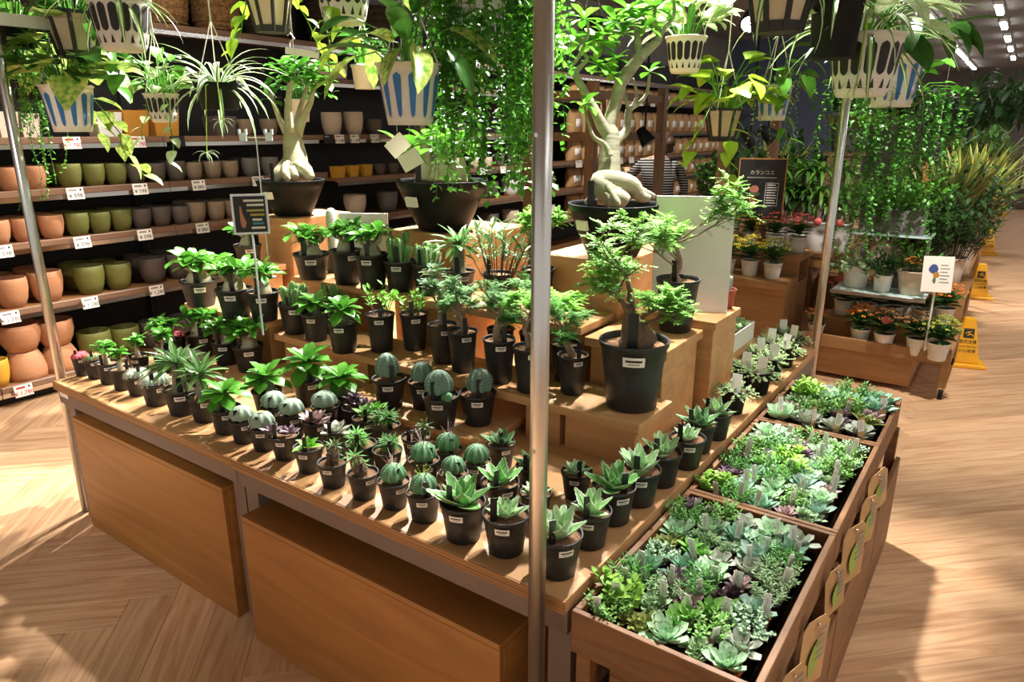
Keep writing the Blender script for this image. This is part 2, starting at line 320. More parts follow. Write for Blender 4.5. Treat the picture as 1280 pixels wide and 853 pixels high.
riser('long wooden riser step under the tall bonsai pots',-1.805,-.135,.625,.865,.77,blocks=[(-1.78,-1.28),(-.55,-.42),(-.40,-.16)])
riser('wooden riser step under the thick-stemmed adeniums by the pot shelves',-2.42,-1.815,.60,.865,.82)
riser('higher wooden riser step under the row of adeniums and euphorbias',-1.98,-.48,.88,1.12,.95,blocks=[(-1.95,-1.6),(-1.3,-1.0),(-.74,-.52)])
riser('wooden riser block under the tall black pot beside the white panel',-.46,-.165,.87,1.18,.925,th=.03,blocks=[(-.44,-.18)],inset=.012)
riser('wooden riser block under the red pots of white cactus',-.44,-.125,1.185,1.45,.955,th=.03,blocks=[(-.42,-.135)],inset=.012)
riser('small low wooden riser under the white tray of succulents',-.42,-.17,1.47,1.85,.735,th=.028,blocks=[(-.4,-.19)],inset=.015)
riser('narrow wooden riser under the adenium behind the small black sign',-2.47,-2.26,.87,1.06,.95,blocks=[(-2.45,-2.28)],inset=.012)
def block(label,x0,x1,y0,y1,z0,z1):
    a=MB(); cx,cy,h=(x0+x1)/2,(y0+y1)/2,z1-z0; a.box(x0-cx,x1-cx,y0-cy,y1-cy,0,h); return tag(build(a,'plinth_block','ply_light',loc=(cx,cy,z0),bevel=.003),label,'plinth')
block('tall wooden plinth under the bowl with the big branching caudex',-.80,-.47,1.13,1.62,TZ,1.135)
block('tall wooden plinth under the middle caudex bowl draped by vines',-1.6,-1.18,1.135,1.6,TZ,1.165)
block('tall wooden plinth under the caudex bowl nearest the pot shelves',-2.52,-2.255,1.10,1.5,TZ,1.165)
# ================================================================ metal hanging frame
fr=thing('steel_hanging_rig','brushed steel tube frame rising around the display table','frame',(-1.2,1.1,0))
def bar(name,a,b,r=.0185,n=16):
    c=(Vector(a)+Vector(b))/2; m=MB(); m.tube([Vector(a)-c,Vector(b)-c],r,n); return build(m,name,'steel',fr,loc=c-Vector((-1.2,1.1,0)),smooth=True)
ZB=2.28
POSTS=[(-2.437,.045),(-.048,-.04),(-.02,2.29),(-2.437,2.29)]
for i,(x,y) in enumerate(POSTS):
    p=bar('post',(x,y,0),(x,y,ZB)); m=MB()
    for z in (.3,.345,.9,1.5): 
        if i==1: m.lathe([(.0,.0205),(.004,.0205),(.004,.017)],8,M=Tm(0,0,z-ZB/2+.08)@Rm(PI/2,'X'))
    if i==1: build(m,'bolt','chrome',p)
for a,b in ((0,1),(1,2),(2,3),(3,0)): bar('top_bar',POSTS[a]+(ZB+.019,),POSTS[b]+(ZB+.019,))
for y in (.35,.75,1.1,1.6,2.0): bar('cross_bar',(-2.44,y,ZB+.05),(.62,y,ZB+.05),.012,10)
m=MB(); m.box(-.008,.008,-.5,.25,-.022,.022); build(m,'flat_bar','white_pl',fr,loc=Vector((-2.437,.045,1.968))-Vector((-1.2,1.1,0)))
# ================================================================ succulent crates
CZ=.60
def crate(label,y0,y1,x0=.012,x1=.412,z1=CZ,hgt=.105):
    k=.015; t=thing('wooden_crate',label,'crate',((x0+x1)/2,(y0+y1)/2,z1-hgt)); W,D=x1-x0,y1-y0
    for nm,b in (('front_board',(-W/2,W/2,-D/2,-D/2+k)),('back_board',(-W/2,W/2,D/2-k,D/2)),('side_board',(-W/2,-W/2+k,-D/2+k,D/2-k)),('side_board',(W/2-k,W/2,-D/2+k,D/2-k))):
        a=MB(); cx,cy=(b[0]+b[1])/2,(b[2]+b[3])/2; lx,ly=(b[1]-b[0])/2,(b[3]-b[2])/2
        if lx>ly: a.box(-lx,lx,-ly,ly,-hgt/2,hgt/2); build(a,nm,'crate_wood',t,loc=(cx,cy,hgt/2),bevel=.0015)
        else: a.box(-ly,ly,-lx,lx,-hgt/2,hgt/2); build(a,nm,'crate_wood',t,M=Tm(cx,cy,hgt/2)@Rm(PI/2,'Z'),bevel=.0015)
    for i in range(5):
        a=MB(); wy=(D-2*k)/5; a.box(-W/2+k,W/2-k,-wy/2+.002,wy/2-.002,0,.01); build(a,'bottom_slat','crate_wood',t,loc=(0,-D/2+k+wy*(i+.5),.002))
    return t
crate('open wooden crate of succulents beside the steel post',.004,.655)
crate('middle open wooden crate packed with small succulents',.659,1.30)
crate('wooden crate holding black trays of larger succulents near the potted-flower cart',1.304,1.79)
def stand(label,y0,y1,x0=.02,x1=.425):
    t=thing('crate_stand',label,'stand',((x0+x1)/2,(y0+y1)/2,0)); W,D=x1-x0,y1-y0; top=.494
    for sx in (-1,1):
        for sy in (-1,1):
            a=MB(); a.box(-.017,.017,-.017,.017,0,top-.002); build(a,'leg','crate_wood',t,loc=(sx*(W/2-.02),sy*(D/2-.02),0))
    a=MB(); a.box(-D/2+.002,D/2-.002,-.008,.008,0,.36); build(a,'side_panel','crate_wood',t,M=Tm(W/2+.008,0,.012)@Rm(PI/2,'Z'),bevel=.0015)
    a=MB(); a.box(-W/2,W/2,-D/2+.002,D/2-.002,.30,.315); build(a,'shelf','crate_wood',t)
    return t
stand('wooden stand carrying the crate of succulents by the steel post',.01,.65)
stand('wooden stand carrying the middle succulent crate',.665,1.295)
stand('wooden stand carrying the crate of black trays',1.31,1.785)
pbox('storage_box','small framed wooden box on the shelf under the first succulent crate',.085,.40,.05,.45,.317,.455,'crate_wood')
# kraft paper tags hung along the crate side
def ktag(y,z,w,h,rot,label,green=True):
    a=MB(); a.add([(-w/2,-h/2,0),(w/2,-h/2,.004),(w/2,h/2-.02,.008),(w/2-.02,h/2,.006),(-w/2+.02,h/2,.002),(-w/2,h/2-.02,0)],[tuple(range(6))]); b=MB()
    b.join(a); n=len(a.v); b.add([(x,y_,z_-.0015) for x,y_,z_ in a.v],[tuple(range(5,-1,-1))]); 
    for i in range(6): b.f.append((i,(i+1)%6,n+(i+1)%6,n+i)[::-1]); b.m.append(0)
    t=thing('kraft_tag',label,'tag',(.4365,y,z))
    M=face((0,0,0),(1,-.25,.05))@Rm(rot,'Z')
    build(b,'card','kraft',t,M=M)
    if green:
        g=MB(); g.leaf(h*.55,w*.45,lambda q:math.sin(PI*q)**.7+.02,5,0,0,M=Tm(-w*.12,-h*.35,.0075)@Rm(PI/2-.25,'Z')); build(g,'leaf_print','tag_green',t,M=M)
    g=MB()
    for i in range(5): g.box(w*.02,w*.38,h*.3-i*h*.1-.0025,h*.3-i*h*.1+.0025,.0086,.0092)
    build(g,'print','ink_grey',t,M=M)
    g=MB(); g.lathe([(.0,.012),(.004,.01),(.004,.006)],8,M=Tm(0,h*.42,0)); build(g,'pin','chrome',t,M=M)
for y,z,w_,h_,r,l in [(.17,.47,.10,.15,.05,'kraft paper tag with leaf print, hung on the crate by the steel post'),(.36,.455,.11,.17,-.1,'large kraft tag with two leaf prints on the first crate side'),(.56,.50,.09,.13,.12,'kraft tag at the joint between first and middle crate'),(.80,.475,.12,.17,.0,'kraft tag with green plant picture on the middle crate side'),(1.02,.47,.10,.15,-.12,'narrow kraft tag hanging low on the middle crate side'),(1.17,.50,.12,.14,.2,'kraft tag jutting out at the far end of the middle crate')]:
    ktag(y,z,w_,h_,r,l)
# ================================================================ plant generators (unit: pot rim diameter = 1, origin at pot base)
def pf_lance(t): return max(.02,math.sin(PI*min(1,t*.93+.07))**.75)
def pf_obov(t): return max(.03,(math.sin(PI*t**1.5*.93+.0)**.6 if t<1 else 0)) if t>0 else .12
def pf_strap(t): return max(.02,min(1,.55+t*1.2)*(1-t**4))
def pf_spoon(t): return max(.03,.45+.55*math.sin(PI*min(1,t*.8))**1) if t<.8 else max(.05,(1-((t-.8)/.2)**2)**.5)
def pf_heart(t): return max(.02,math.sin(PI*(t**.55)*.98+.02)**.8)
def pf_point(t): return max(.02,(.6+.55*math.sin(PI*t*.75)) if t<.6 else 1.14*(1-((t-.6)/.4)**1.4))
class Part:
    def __init__(s,name,me,M=None,sub=None,label=None,kind=None,fixed=False): s.name=name;s.me=me;s.M=M or Matrix.Identity(4);s.sub=sub or [];s.label=label;s.kind=kind;s.fixed=fixed
def place(root,parts,rz=0,off=None,sc=1.,z0=0.):
    K=Rm(rz,'Z')
    if sc!=1: K=Tm(0,0,z0)@Sm(sc)@Tm(0,0,-z0)@K
    if off is not None: K=Tm(*off)@K
    for p in parts:
        o=obj(p.name,p.me,root,p.M if p.fixed else K@p.M,label=p.label,kind=p.kind)
        for q in p.sub: obj(q.name,q.me,o,q.M,label=q.label,kind=q.kind)
CACHE={}
def cached(f):
    def g(*a,**k):
        key=(f.__name__,a,tuple(sorted(k.items())))
        if key not in CACHE: CACHE[key]=f(*a,**k)
        return CACHE[key]
    return g
@cached
def pot_me(H,m='pot_black',base=.36,lip=True):
    b=MB(); l=.035 if lip else .012
    b.lathe([(0,.004),(base-.02,.004),(base,.02),(base+(.465-base)*.5,H*.5),(.468,H-.09),(.485 if lip else .47,H-.085),(.5,H-.01),(.495,H),(.47,H),(.455,H-.03),(.435,H-.14)],28)
    return b.mesh('pot',[m])
@cached
def soil_me(H,m='soil'):
    r=random.Random(3); b=MB(); n=20; vs=[(0,0,H-.09)]; fs=[]
    for j,rr in enumerate((.16,.3,.452)):
        for i in range(n): a=2*PI*i/n; vs.append((rr*math.cos(a),rr*math.sin(a),H-.095+r.uniform(-.012,.014)*(j<2)))
    for i in range(n):
        fs.append((0,1+i,1+(i+1)%n))
        for j in (0,1): a=1+j*n+i;c=1+j*n+(i+1)%n; fs.append((a,a+n,c+n,c))
    b.add(vs,fs); return b.mesh('soil',[m])
@cached
def sticker_me(H,w=.3,h=.14):
    b=MB()
    for (u0,u1,v0,v1,m,e) in [(-1,1,-1,1,0,.006)]+[(-.75,.75,.0,.45,1,.009),(-.5,.55,-.55,-.32,2,.009)]:
        vs=[];n=5
        for i in range(n):
            u=u0+(u1-u0)*i/(n-1)
            for v in (v0,v1):
                z=H-.21+v*h/2; r=(.36+.0525*z/(H*.5) if z<H*.5 else .4125+.0555*(z-H*.5)/(H*.5-.09))+e; a=-PI/2+u*w/2/.45; vs.append((r*math.cos(a),r*math.sin(a),z))
        b.add(vs,[(2*i,2*i+2,2*i+3,2*i+1) for i in range(n-1)],m)
    return b.mesh('price_sticker',['paper','ink','ink_grey'],False)
@cached
def stick_me(m='tag_black',w=.12,h=.5,print_=False):
    b=MB(); b.box(-w/2,w/2,-.008,.008,-.15,h)
    if print_: b.box(-w/2+.015,w/2-.015,-.0095,-.0085,h*.35,h*.9,1); b.box(-w*.2,-w*.12,-.0105,-.0096,h*.4,h*.85,2); b.box(.0,w*.07,-.0105,-.0096,h*.4,h*.85,2); b.box(w*.22,w*.27,-.0105,-.0096,h*.45,h*.8,2)
    return b.mesh('plant_tag',[m,'tag_white','ink_grey'] if print_ else [m],False)
@cached
def leaf_me(kind,m):
    b=MB()
    if kind=='aden': b.leaf(1,.5,pf_obov,5,.25,.6,cols=3)
    elif kind=='pachy': b.leaf(1,.2,pf_lance,5,.25,.55,cols=5)
    elif kind=='strap': b.leaf(1,.11,pf_strap,7,.3,1.5,cols=5)
    elif kind=='heart': b.leaf(1,.72,pf_heart,6,.18,.6,cols=5,wave=.02)
    elif kind=='big': b.leaf(1,.5,pf_lance,6,.22,.7,cols=5)
    elif kind=='spoon': b.leaf(1,.5,pf_spoon,5,.35,-.35,cols=5,thick=.09)
    elif kind=='point': b.leaf(1,.38,pf_point,5,.35,-.25,cols=5,thick=.09)
    elif kind=='agave':
        L,W,seg=1,.44,12; vs=[];cs=[];fs=[]
        for side in (0,1):
            for i in range(seg+1):
                t=i/seg; hw=W/2*((.72+.4*math.sin(PI*t/.8)) if t<.4 else 1.12*(1-((t-.4)/.6)**1.15)+.012)
                z=.16*t*t; 
                for j in range(5):
                    u=j/2-1; tooth=(.045 if i%2 else -.012) if abs(u)==1 and 0<i<seg else 0
                    zz=z+.34*hw*abs(u)**1.6-(0 if side==0 else .1*(1-u*u)*(1-t*.8))
                    vs.append((t*L,u*hw+math.copysign(tooth,u) if u else 0,zz)); cs.append((abs(u),t))
            o=side*(seg+1)*5
            for i in range(seg):
                for j in range(4): a=o+i*5+j; q=(a,a+5,a+6,a+1); fs.append(q[::-1] if side==0 else q)
        b.add(vs,fs,0,None,cs); b.tube([(.97,0,.15),(1.1,0,.19)],[.016,.002],4,1); return b.mesh('leaf',[m,'bark'])
    return b.mesh('leaf',[m])
def rosette(leafk,m,n,L,e0,e1,s1=.35,base=(0,0,0),seed=0,rad=.04,jit=.1,lab=None):
    r=random.Random(seed); out=[]; me=leaf_me(leafk,m)
    for i in range(n):
        q=i/max(1,n-1); az=i*2.39996+r.uniform(-jit,jit); el=e0+(e1-e0)*q+r.uniform(-jit,jit); s=L*(1+(s1-1)*q)*r.uniform(.9,1.08)
        rr=rad*(1-q*.8); out.append(Part('leaf',me,lm((base[0]+rr*math.cos(az),base[1]+rr*math.sin(az),base[2]+q*rad*.8),az,el,s)))
    return out
def joinp(parts,name,m,mbs):
    """one joined mesh out of (MB,Matrix) pairs"""
    b=MB()
    for mb,M in mbs: b.join(mb,M)
    return Part(name,b.mesh(name,m))
@cached
def pl_agave(v,H):
    P=[dict(m='lf_agave',n=14,L=.78,e0=.15,e1=1.2),dict(m='lf_agave_pale',n=18,L=.54,e0=.3,e1=1.3),dict(m='lf_agave_dark',n=14,L=.72,e0=.2,e1=1.2),dict(m='lf_agave_pale',n=12,L=.72,e0=.3,e1=1.2)][v%4]
    return rosette('agave',P['m'],P['n'],P['L'],P['e0'],P['e1'],.62,(0,0,H-.1),v,.06)
@cached
def pl_adenium(v,H,thin=False,fat=1.):
    r=random.Random(v*7+1); z=H-.1; out=[]; b=MB(); h=(.55 if thin else .42)*r.uniform(.9,1.15); rb=(.1 if thin else .27)*fat*r.uniform(.9,1.05)
    b.lathe([(rb*.85,z-.04),(rb*1.05,z+.03),(rb,z+h*.3),(rb*.72,z+h*.65),(rb*.55,z+h*.88),(rb*.2,z+h)],16,ribs=5,depth=.16,rphase=v,cap1=True)
    n=3 if thin else 5; tips=[]
    for i in range(n):
        a=2*PI*i/n+r.uniform(-.4,.4); q=Vector((math.cos(a),math.sin(a),0))*rb; l=r.uniform(.14,.26)
        p1=Vector((0,0,z+h*.78))+q*.5; p2=p1+q*.55+Vector((0,0,l*.5)); p3=p2+q*.25*r.uniform(.3,1.3)+Vector((0,0,l*.6)); b.tube([p1,p2,p3],[rb*.26,rb*.17,rb*.13],6); tips.append((p3,a))
    tips.append((Vector((0,0,z+h+.05)),0)); tips.append((Vector((.05,.02,z+h+.16)),1))
    out.append(Part('trunk',b.mesh('trunk',['caudex'])))
    me=leaf_me('aden','lf_adenium')
    for p,a in tips:
        k=11 if not thin else 9
        for j in range(k):
            az=j*2.4+r.uniform(-.3,.3)+a; el=r.uniform(-.3,.5)+.9*(j/k); out.append(Part('leaf',me,lm(p+Vector((r.uniform(-.05,.05),r.uniform(-.05,.05),r.uniform(-.05,.06))),az,el,r.uniform(.28,.46)*(.95 if thin else 1),r.uniform(-.4,.4))))
    return out
@cached
def pl_pachy(v,H,h=.8,wide=False):
    r=random.Random(v+40); z=H-.1; b=MB(); rt=.2 if wide else .17; h=h*r.uniform(.9,1.1)
    b.lathe([(rt*1.1,z-.03),(rt*1.12,z+.06),(rt,z+h*.4),(rt*.82,z+h*.75),(rt*.6,z+h*.97),(.02,z+h)],14,ribs=7,depth=.1)
    s=MB()
    for i in range(46):
        a=r.uniform(0,2*PI); q=r.uniform(.06,.93); p=Vector((math.cos(a),math.sin(a),0)); c=p*rt*(1-.35*q)*.98+Vector((0,0,z+h*q)); d=(p+Vector((r.uniform(-.4,.4),r.uniform(-.4,.4),r.uniform(-.2,.5)))).normalized()*.085; s.tube([c,c+d],[.009,.002],3,cap=False)
    out=[Part('trunk',b.mesh('trunk',['spinytrunk']),sub=[Part('spines',s.mesh('spines',['spine'],False),kind='stuff')])]
    me=leaf_me('aden' if wide else 'pachy','lf_adenium' if wide else 'lf_pachy'); n=26 if not wide else 20
    for i in range(n):
        q=i/n; az=i*2.4; el=-.15+1.35*q+r.uniform(-.12,.12); out.append(Part('leaf',me,lm((0,0,z+h*.95),az,el,(r.uniform(.85,1.15) if not wide else r.uniform(.62,.85))*(1-.25*q))))
    return out
@cached
def pl_dome(v,H,m='ca_grey',ribs=8,r0=.36,hh=.55,off=0.,fl=0,pup=False,spots=False):
    z=H-.1; b=MB(); n=ribs*6; pr=[]
    for i in range(10):
        t=i/9; a=-.35+t*(PI/2+.33); pr.append((max(.015,r0*math.cos(a)),z+hh*.42+hh*.58*math.sin(a) if a>0 else z+hh*.42+hh*.5*math.sin(a)))
    b.lathe(pr,n,ribs=ribs,depth=.16,cap1=True)
    body=Part('stem',b.mesh('stem',[m]),Tm(off,0,0)); r=random.Random(v); s=MB()
    for k in range(ribs):
        a=2*PI*(k+.0)/ribs
        for j in range(2,9):
            rr,zz=pr[j]; c=Vector((rr*math.cos(a),rr*math.sin(a),zz)); s.lathe([(.012,-.005),(.011,.008),(.002,.012)],4,M=Tm(*c)@Rm(a,'Z')@Rm(PI/2*(1-j/9),'Y'))
    body.sub.append(Part('areoles',s.mesh('areoles',['ca_white'],False),kind='stuff'))
    out=[body]; zt=z+hh
    if fl==1:
        s=MB()
        for i in range(9):
            a=r.uniform(0,6.28); c=Vector((.05*math.cos(a),.05*math.sin(a),zt-.03)); d=Vector((math.cos(a)*.14,math.sin(a)*.14,r.uniform(.1,.24))); s.tube([c,c+d*.6,c+d],[.012,.008,.006],4,0); s.lathe([(.0,-.02),(.026,0),(.0,.025)],5,1,Tm(*(c+d)))
        out.append(Part('flower_stalks',s.mesh('flower_stalks',['lf_lime','fl_lime'],False),kind='stuff'))
    elif fl==2:
        s=MB()
        for i in range(10):
            a=r.uniform(0,6.28); c=Vector((.1*math.cos(a),.1*math.sin(a),zt-.04)); d=Vector((math.cos(a)*r.uniform(.05,.4),math.sin(a)*r.uniform(.05,.4),r.uniform(.12,.4))); s.tube([c,c+d*.5+Vector((0,0,.04)),c+d],[.009,.007,.004],3)
        out.append(Part('flower_stalks',s.mesh('flower_stalks',['su_pink'],False),kind='stuff'))
    elif fl==3:
        s=MB()
        for i in range(7):
            a=i*.9; s.leaf(.12,.06,pf_lance,3,.1,.2,0,lm((.02,0,zt-.02),a,.5))
        out.append(Part('flower',s.mesh('flower',['fl_yellow'])))
    if pup:
        b2=MB(); b2.lathe([(.08,z-.02),(.15,z+.07),(.155,z+.13),(.11,z+.22),(.02,z+.25)],30,ribs=6,depth=.16,cap1=True); out.append(Part('offset',b2.mesh('offset',['ca_green']),Tm(.33,-.08,0)))
    return out
@cached
def pl_spiny(v,H,m='ca_grey',sp='spine',n=5,red=False):
    r=random.Random(v+5); z=H-.1; out=[]; cl=[(0,0,.3)] if n==1 else [(.2*math.cos(i*2*PI/(n-1)),.2*math.sin(i*2*PI/(n-1)),.22) for i in range(n-1)]+[(0,0,.25)]
    me=None; b=MB(); b.lathe([(.5,-.25),(.92,.0),(1,.35),(.8,.75),(.45,.98),(.03,1.05)],44,ribs=11,depth=.2,cap1=True)
    body=b.mesh('stem',[m]); s=MB()
    for k in range(11):
        a=2*PI*k/11
        for j in range(6):
            rr=[.95,1,.95,.82,.6,.4][j]; c=Vector((rr*math.cos(a),rr*math.sin(a),.05+j*.18))
            for _ in range(4):
                d=Vector((math.cos(a)+r.uniform(-.9,.9),math.sin(a)+r.uniform(-.9,.9),r.uniform(-.6,1.1))).normalized()*r.uniform(.28,.42); s.tube([c,c+d],[.022,.006],3,cap=False)
    sm=s.mesh('spines',[sp],False)
    for (x,y,q) in cl:
        out.append(Part('stem',body,Tm(x,y,z+.02)@Sm(q*r.uniform(.9,1.1)),sub=[Part('spines',sm,kind='stuff')]))
    return out
@cached
def pl_euph(v,H):
    r=random.Random(v+90); z=H-.1; out=[]
    b=MB(); b.lathe([(.55,0),(.9,.04),(1,.2),(.95,.5),(1,.8),(.8,.93),(.3,1.0)],30,ribs=5,depth=.3,sx=.13,sy=.13,cap1=True)
    s=MB(); t=MB()
    for k in range(5):
        a=2*PI*k/5
        for j in range(10):
            c=Vector((math.cos(a)*.128,math.sin(a)*.128,.06+j*.095)); s.lathe([(.011,-.01),(.012,.004),(.0,.014)],4,1,Tm(*c))
            for e in (-.5,.5): d=Vector((math.cos(a+e),math.sin(a+e),.25))*.055; s.tube([c,c+d],[.005,.001],3,cap=False)
    for i in range(9): t.leaf(.09,.03,pf_lance,2,.1,.1,0,lm((0,0,.98),i*2.4,.5+.08*i))
    bm=b.mesh('stem',['ca_eup']); sm=s.mesh('spines',['spine','ca_white'],False); tm=t.mesh('leaf_tuft',['lf_lime'])
    for i in range(6):
        a=i*2*PI/5+r.uniform(-.3,.3) ; rr=.17 if i else .0; h=r.uniform(.5,.95) if i else r.uniform(.7,.9); tl=r.uniform(.1,.35)*(i>0)
        M=Tm(rr*math.cos(a),rr*math.sin(a),z-.02)@Rm(a,'Z')@Rm(tl,'Y')@Rm(r.uniform(0,3),'Z')@Sm(1,1,h)
        out.append(Part('stem',bm,M,sub=[Part('spines',sm,kind='stuff'),Part('leaf_tuft',tm,kind='stuff')]))
    return out
@cached
def pl_pine(v,H,stem=True):
    r=random.Random(v+17); z=H-.1; out=[]; heads=[]
    if stem:
        b=MB(); tl=r.uniform(.3,.8); 
        pr=[(.07,-.02),(.15,.06),(.165,.2),(.14,.36),(.09,.46),(.02,.5)]; b.lathe(pr,14,mi=1,cap1=True)
        for i in range(90):
            q=i/90; a=i*2.4; j=q*4.99; k=int(j); rr=pr[k][0]+(pr[k+1][0]-pr[k][0])*(j-k); zz=pr[k][1]+(pr[k+1][1]-pr[k][1])*(j-k)
            b.lathe([(.03,-.012),(.018,.016),(.0,.024)],5,0,Tm(rr*math.cos(a),rr*math.sin(a),zz)@Rm(a,'Z')@Rm(PI/2-.2,'Y'))
        M=Tm(0,0,z)@Rm(r.uniform(0,6),'Z')@Rm(tl,'Y'); out.append(Part('stem',b.mesh('stem',['scale_brown','bark']),M)); heads.append(M@Vector((0,0,.46)))
        for k in range(2): heads.append(M@Vector((r.uniform(-.15,.15),r.uniform(-.15,.15),r.uniform(.15,.3))))
    else:
        heads=[Vector((r.uniform(-.22,.22),r.uniform(-.22,.22),z+r.uniform(.1,.3))) for _ in range(5)]
    f=MB()
    for k,hd in enumerate(heads):
        n=26 if k==0 or not stem else 14
        for i in range(n): f.leaf(r.uniform(.26,.36)*(1 if k==0 or not stem else .7),.05,pf_strap,3,.2,.7,0,lm(hd,i*2.4,-.2+1.5*i/n+r.uniform(-.15,.15)))
    out.append(Part('foliage',f.mesh('foliage',['lf_bonsai2' if v%2 else 'lf_mid'],True),kind='stuff')); return out
@cached
def pl_ros(v,H,m='su_green',kind='spoon',n=24,L=.5,e0=.05,e1=1.2,heads=1,s1=.3):
    r=random.Random(v+3); z=H-.1
    if heads==1: return rosette(kind,m,n,L,e0,e1,s1,(0,0,z+.03),v,.07)
    lf={'spoon':(1,.5,pf_spoon,4,.35,-.35),'point':(1,.38,pf_point,4,.35,-.25)}[kind]; b=MB()
    for h in range(heads):
        a=h*2.4; rr=.0 if h==0 else r.uniform(.2,.34); c=Vector((rr*math.cos(a),rr*math.sin(a),z+r.uniform(.03,.2)))
        for i in range(n):
            q=i/(n-1); b.leaf(*lf[:3],3,lf[4],lf[5],0,lm(c+Vector((0,0,q*.05)),i*2.4,e0+(e1-e0)*q,L*(1+(s1-1)*q)*r.uniform(.85,1.1)),cols=3,thick=.1)
    return [Part('rosettes',b.mesh('rosettes',[m]),kind='stuff')]
@cached
def pl_bush(v,H,m='lf_bonsai',n=40,h=.6,spread=.5,l=.12,w=.5,per=9,fat=0.,m2=None,kind='obov',droop=0.):
    """many thin stems with small leaves: sedum, crassula, moss, herbs"""
    r=random.Random(v+11); z=H-.1; b=MB(); pf={'obov':pf_obov,'lance':pf_lance,'strap':pf_strap}[kind]
    for i in range(n):
        a=r.uniform(0,6.28); rr=spread*.75*math.sqrt(r.random()); p0=Vector((rr*.6*math.cos(a),rr*.6*math.sin(a),z)); hh=h*r.uniform(.55,1.05)*(1-.45*(rr/spread)**2); p1=p0+Vector((math.cos(a)*rr*.7,math.sin(a)*rr*.7,hh))
        if droop: p1.z-=droop*rr
        b.tube([p0,(p0+p1)/2+Vector((0,0,.03)),p1],[.012,.01,.006],3,1,cap=False)
        for k in range(per):
            q=.25+.75*(k+1)/per; c=p0.lerp(p1,q); b.leaf(l*r.uniform(.7,1.15),l*w,pf,2 if not fat else 3,.2,.15,0,lm(c,k*2.4+a,r.uniform(-.1,.6)+.5*q),cols=3,thick=fat)
    return [Part('foliage',b.mesh('foliage',[m,m2 or 'lf_mid']),kind='stuff')]
@cached
def pl_bonsai(v,H,h=1.3,m='lf_bonsai',bark='bark_pale',rb=.1,dens=1.,spread=.55,bottle=False,lw=.06):
    """crooked little tree with pinnate leaves"""
    r=random.Random(v+23); z=H-.1; b=MB(); f=MB(); pts=[Vector((0,0,z-.02))]; n=5
    for i in range(n): pts.append(pts[-1]+Vector((r.uniform(-.1,.1),r.uniform(-.1,.1),h*.62/n)))
    if bottle: rad=[rb*2.0,rb*2.1,rb*1.5,rb*.8,rb*.55,rb*.45]
    else: rad=[rb*(1.35-.85*i/n) for i in range(n+1)]
    b.tube(pts,rad,10)
    def frond(p,az,el,L):
        d=Vector((math.cos(az)*math.cos(el),math.sin(az)*math.cos(el),math.sin(el))); k=6
        for i in range(1,k+1):
            q=i/k; c=p+d*L*q-Vector((0,0,.25*L*q*q))
            for s in (-1,1): f.leaf(L*.34*(1.1-.45*q),L*.15,pf_lance,1 if False else 2,.1,.1,0,lm(c,az+s*1.15,el*.6+r.uniform(-.2,.2)))
        f.leaf(L*.26,L*.13,pf_lance,2,.1,.1,0,lm(p+d*L-Vector((0,0,.25*L)),az,el))
    def branch(p,d,L,rr,lev):
        q1=p+d*L*.5+Vector((r.uniform(-.05,.05),r.uniform(-.05,.05),.03)); q2=p+d*L+Vector((0,0,L*.15)); b.tube([p,q1,q2],[rr,rr*.75,rr*.5],5)
        if lev<2:
            for _ in range(3):
                dd=(d+Vector((r.uniform(-.9,.9),r.uniform(-.9,.9),r.uniform(-.2,.6)))).normalized(); branch(q1.lerp(q2,r.random()),dd,L*r.uniform(.45,.7),rr*.5,lev+1)
        for k in range(int((3+2*lev)*dens)):
            c=q1.lerp(q2,r.random()); frond(c,r.uniform(0,6.28),r.uniform(-.2,.9),r.uniform(.16,.27)*lw/.06)
    for i in range(int(6)):
        k=2+int(r.random()*4) if i else 5; k=min(k,5); a=i*2.1+v; d=Vector((math.cos(a),math.sin(a),r.uniform(.2,.9))).normalized(); branch(pts[k],d,spread*r.uniform(.5,.9),rb*.35,0)
    return [Part('trunk',b.mesh('trunk',[bark])),Part('foliage',f.mesh('foliage',[m]),kind='stuff')]
@cached
def pl_caly(v,H):
    """coarse crinkled leafy rosette (pale green)"""
    r=random.Random(v); b=MB(); z=H-.1
    return rosette('heart','lf_fresh' if v==0 else 'lf_white',9,.5,.35,1.2,.6,(0,0,z+.05),v,.05)
def potted(kind,x,y,wpx,zs,desc,where,ratio=.88,cat='potted plant',pot='pot_black',args=None,name=None,base=.36,soil='soil_tan',sticker=True,tagc='tag_black',ntag=1,plantrot=None,scale_pl=1.,mv=(0,0)):
    D=.12
    for _ in range(8):
        P=atz(x,y,zs+D*ratio); D=wpx*depth(P)/FPX*.985
    P.z=zs+.0005; P.x+=mv[0]; P.y+=mv[1]
    lab=(desc+' '+where).strip()
    for cut in (' in a black pot',' in a tall black pot',' in a small black pot'):
        if len(lab.split())>16: lab=lab.replace(cut,'')
    facing=math.atan2(CAM.y-P.y,CAM.x-P.x)+PI/2+R_.uniform(-.5,.5)
    t=thing(name or 'potted_'+kind,lab,cat,P,facing,D)
    p=obj('pot',pot_me(ratio,pot,base),t)
    if sticker: obj('price_sticker',sticker_me(ratio),p)
    obj('soil',soil_me(ratio,soil),t)
    if kind in PL: place(t,PL[kind](args or 0,ratio),R_.uniform(0,6.28) if plantrot is None else plantrot-facing,None,PSC.get(kind,1.)*scale_pl*R_.uniform(.94,1.06),ratio-.1)
    for k in range(ntag):
        a=-PI/2+R_.uniform(-.9,.5); obj('plant_tag',stick_me(tagc,.14 if tagc=='tag_black' else .1,.46),t,Tm(.33*math.cos(a),.33*math.sin(a),ratio)@Rm(R_.uniform(-.5,.5),'Z')@Rm(R_.uniform(-.15,.15),'X'))
    return t
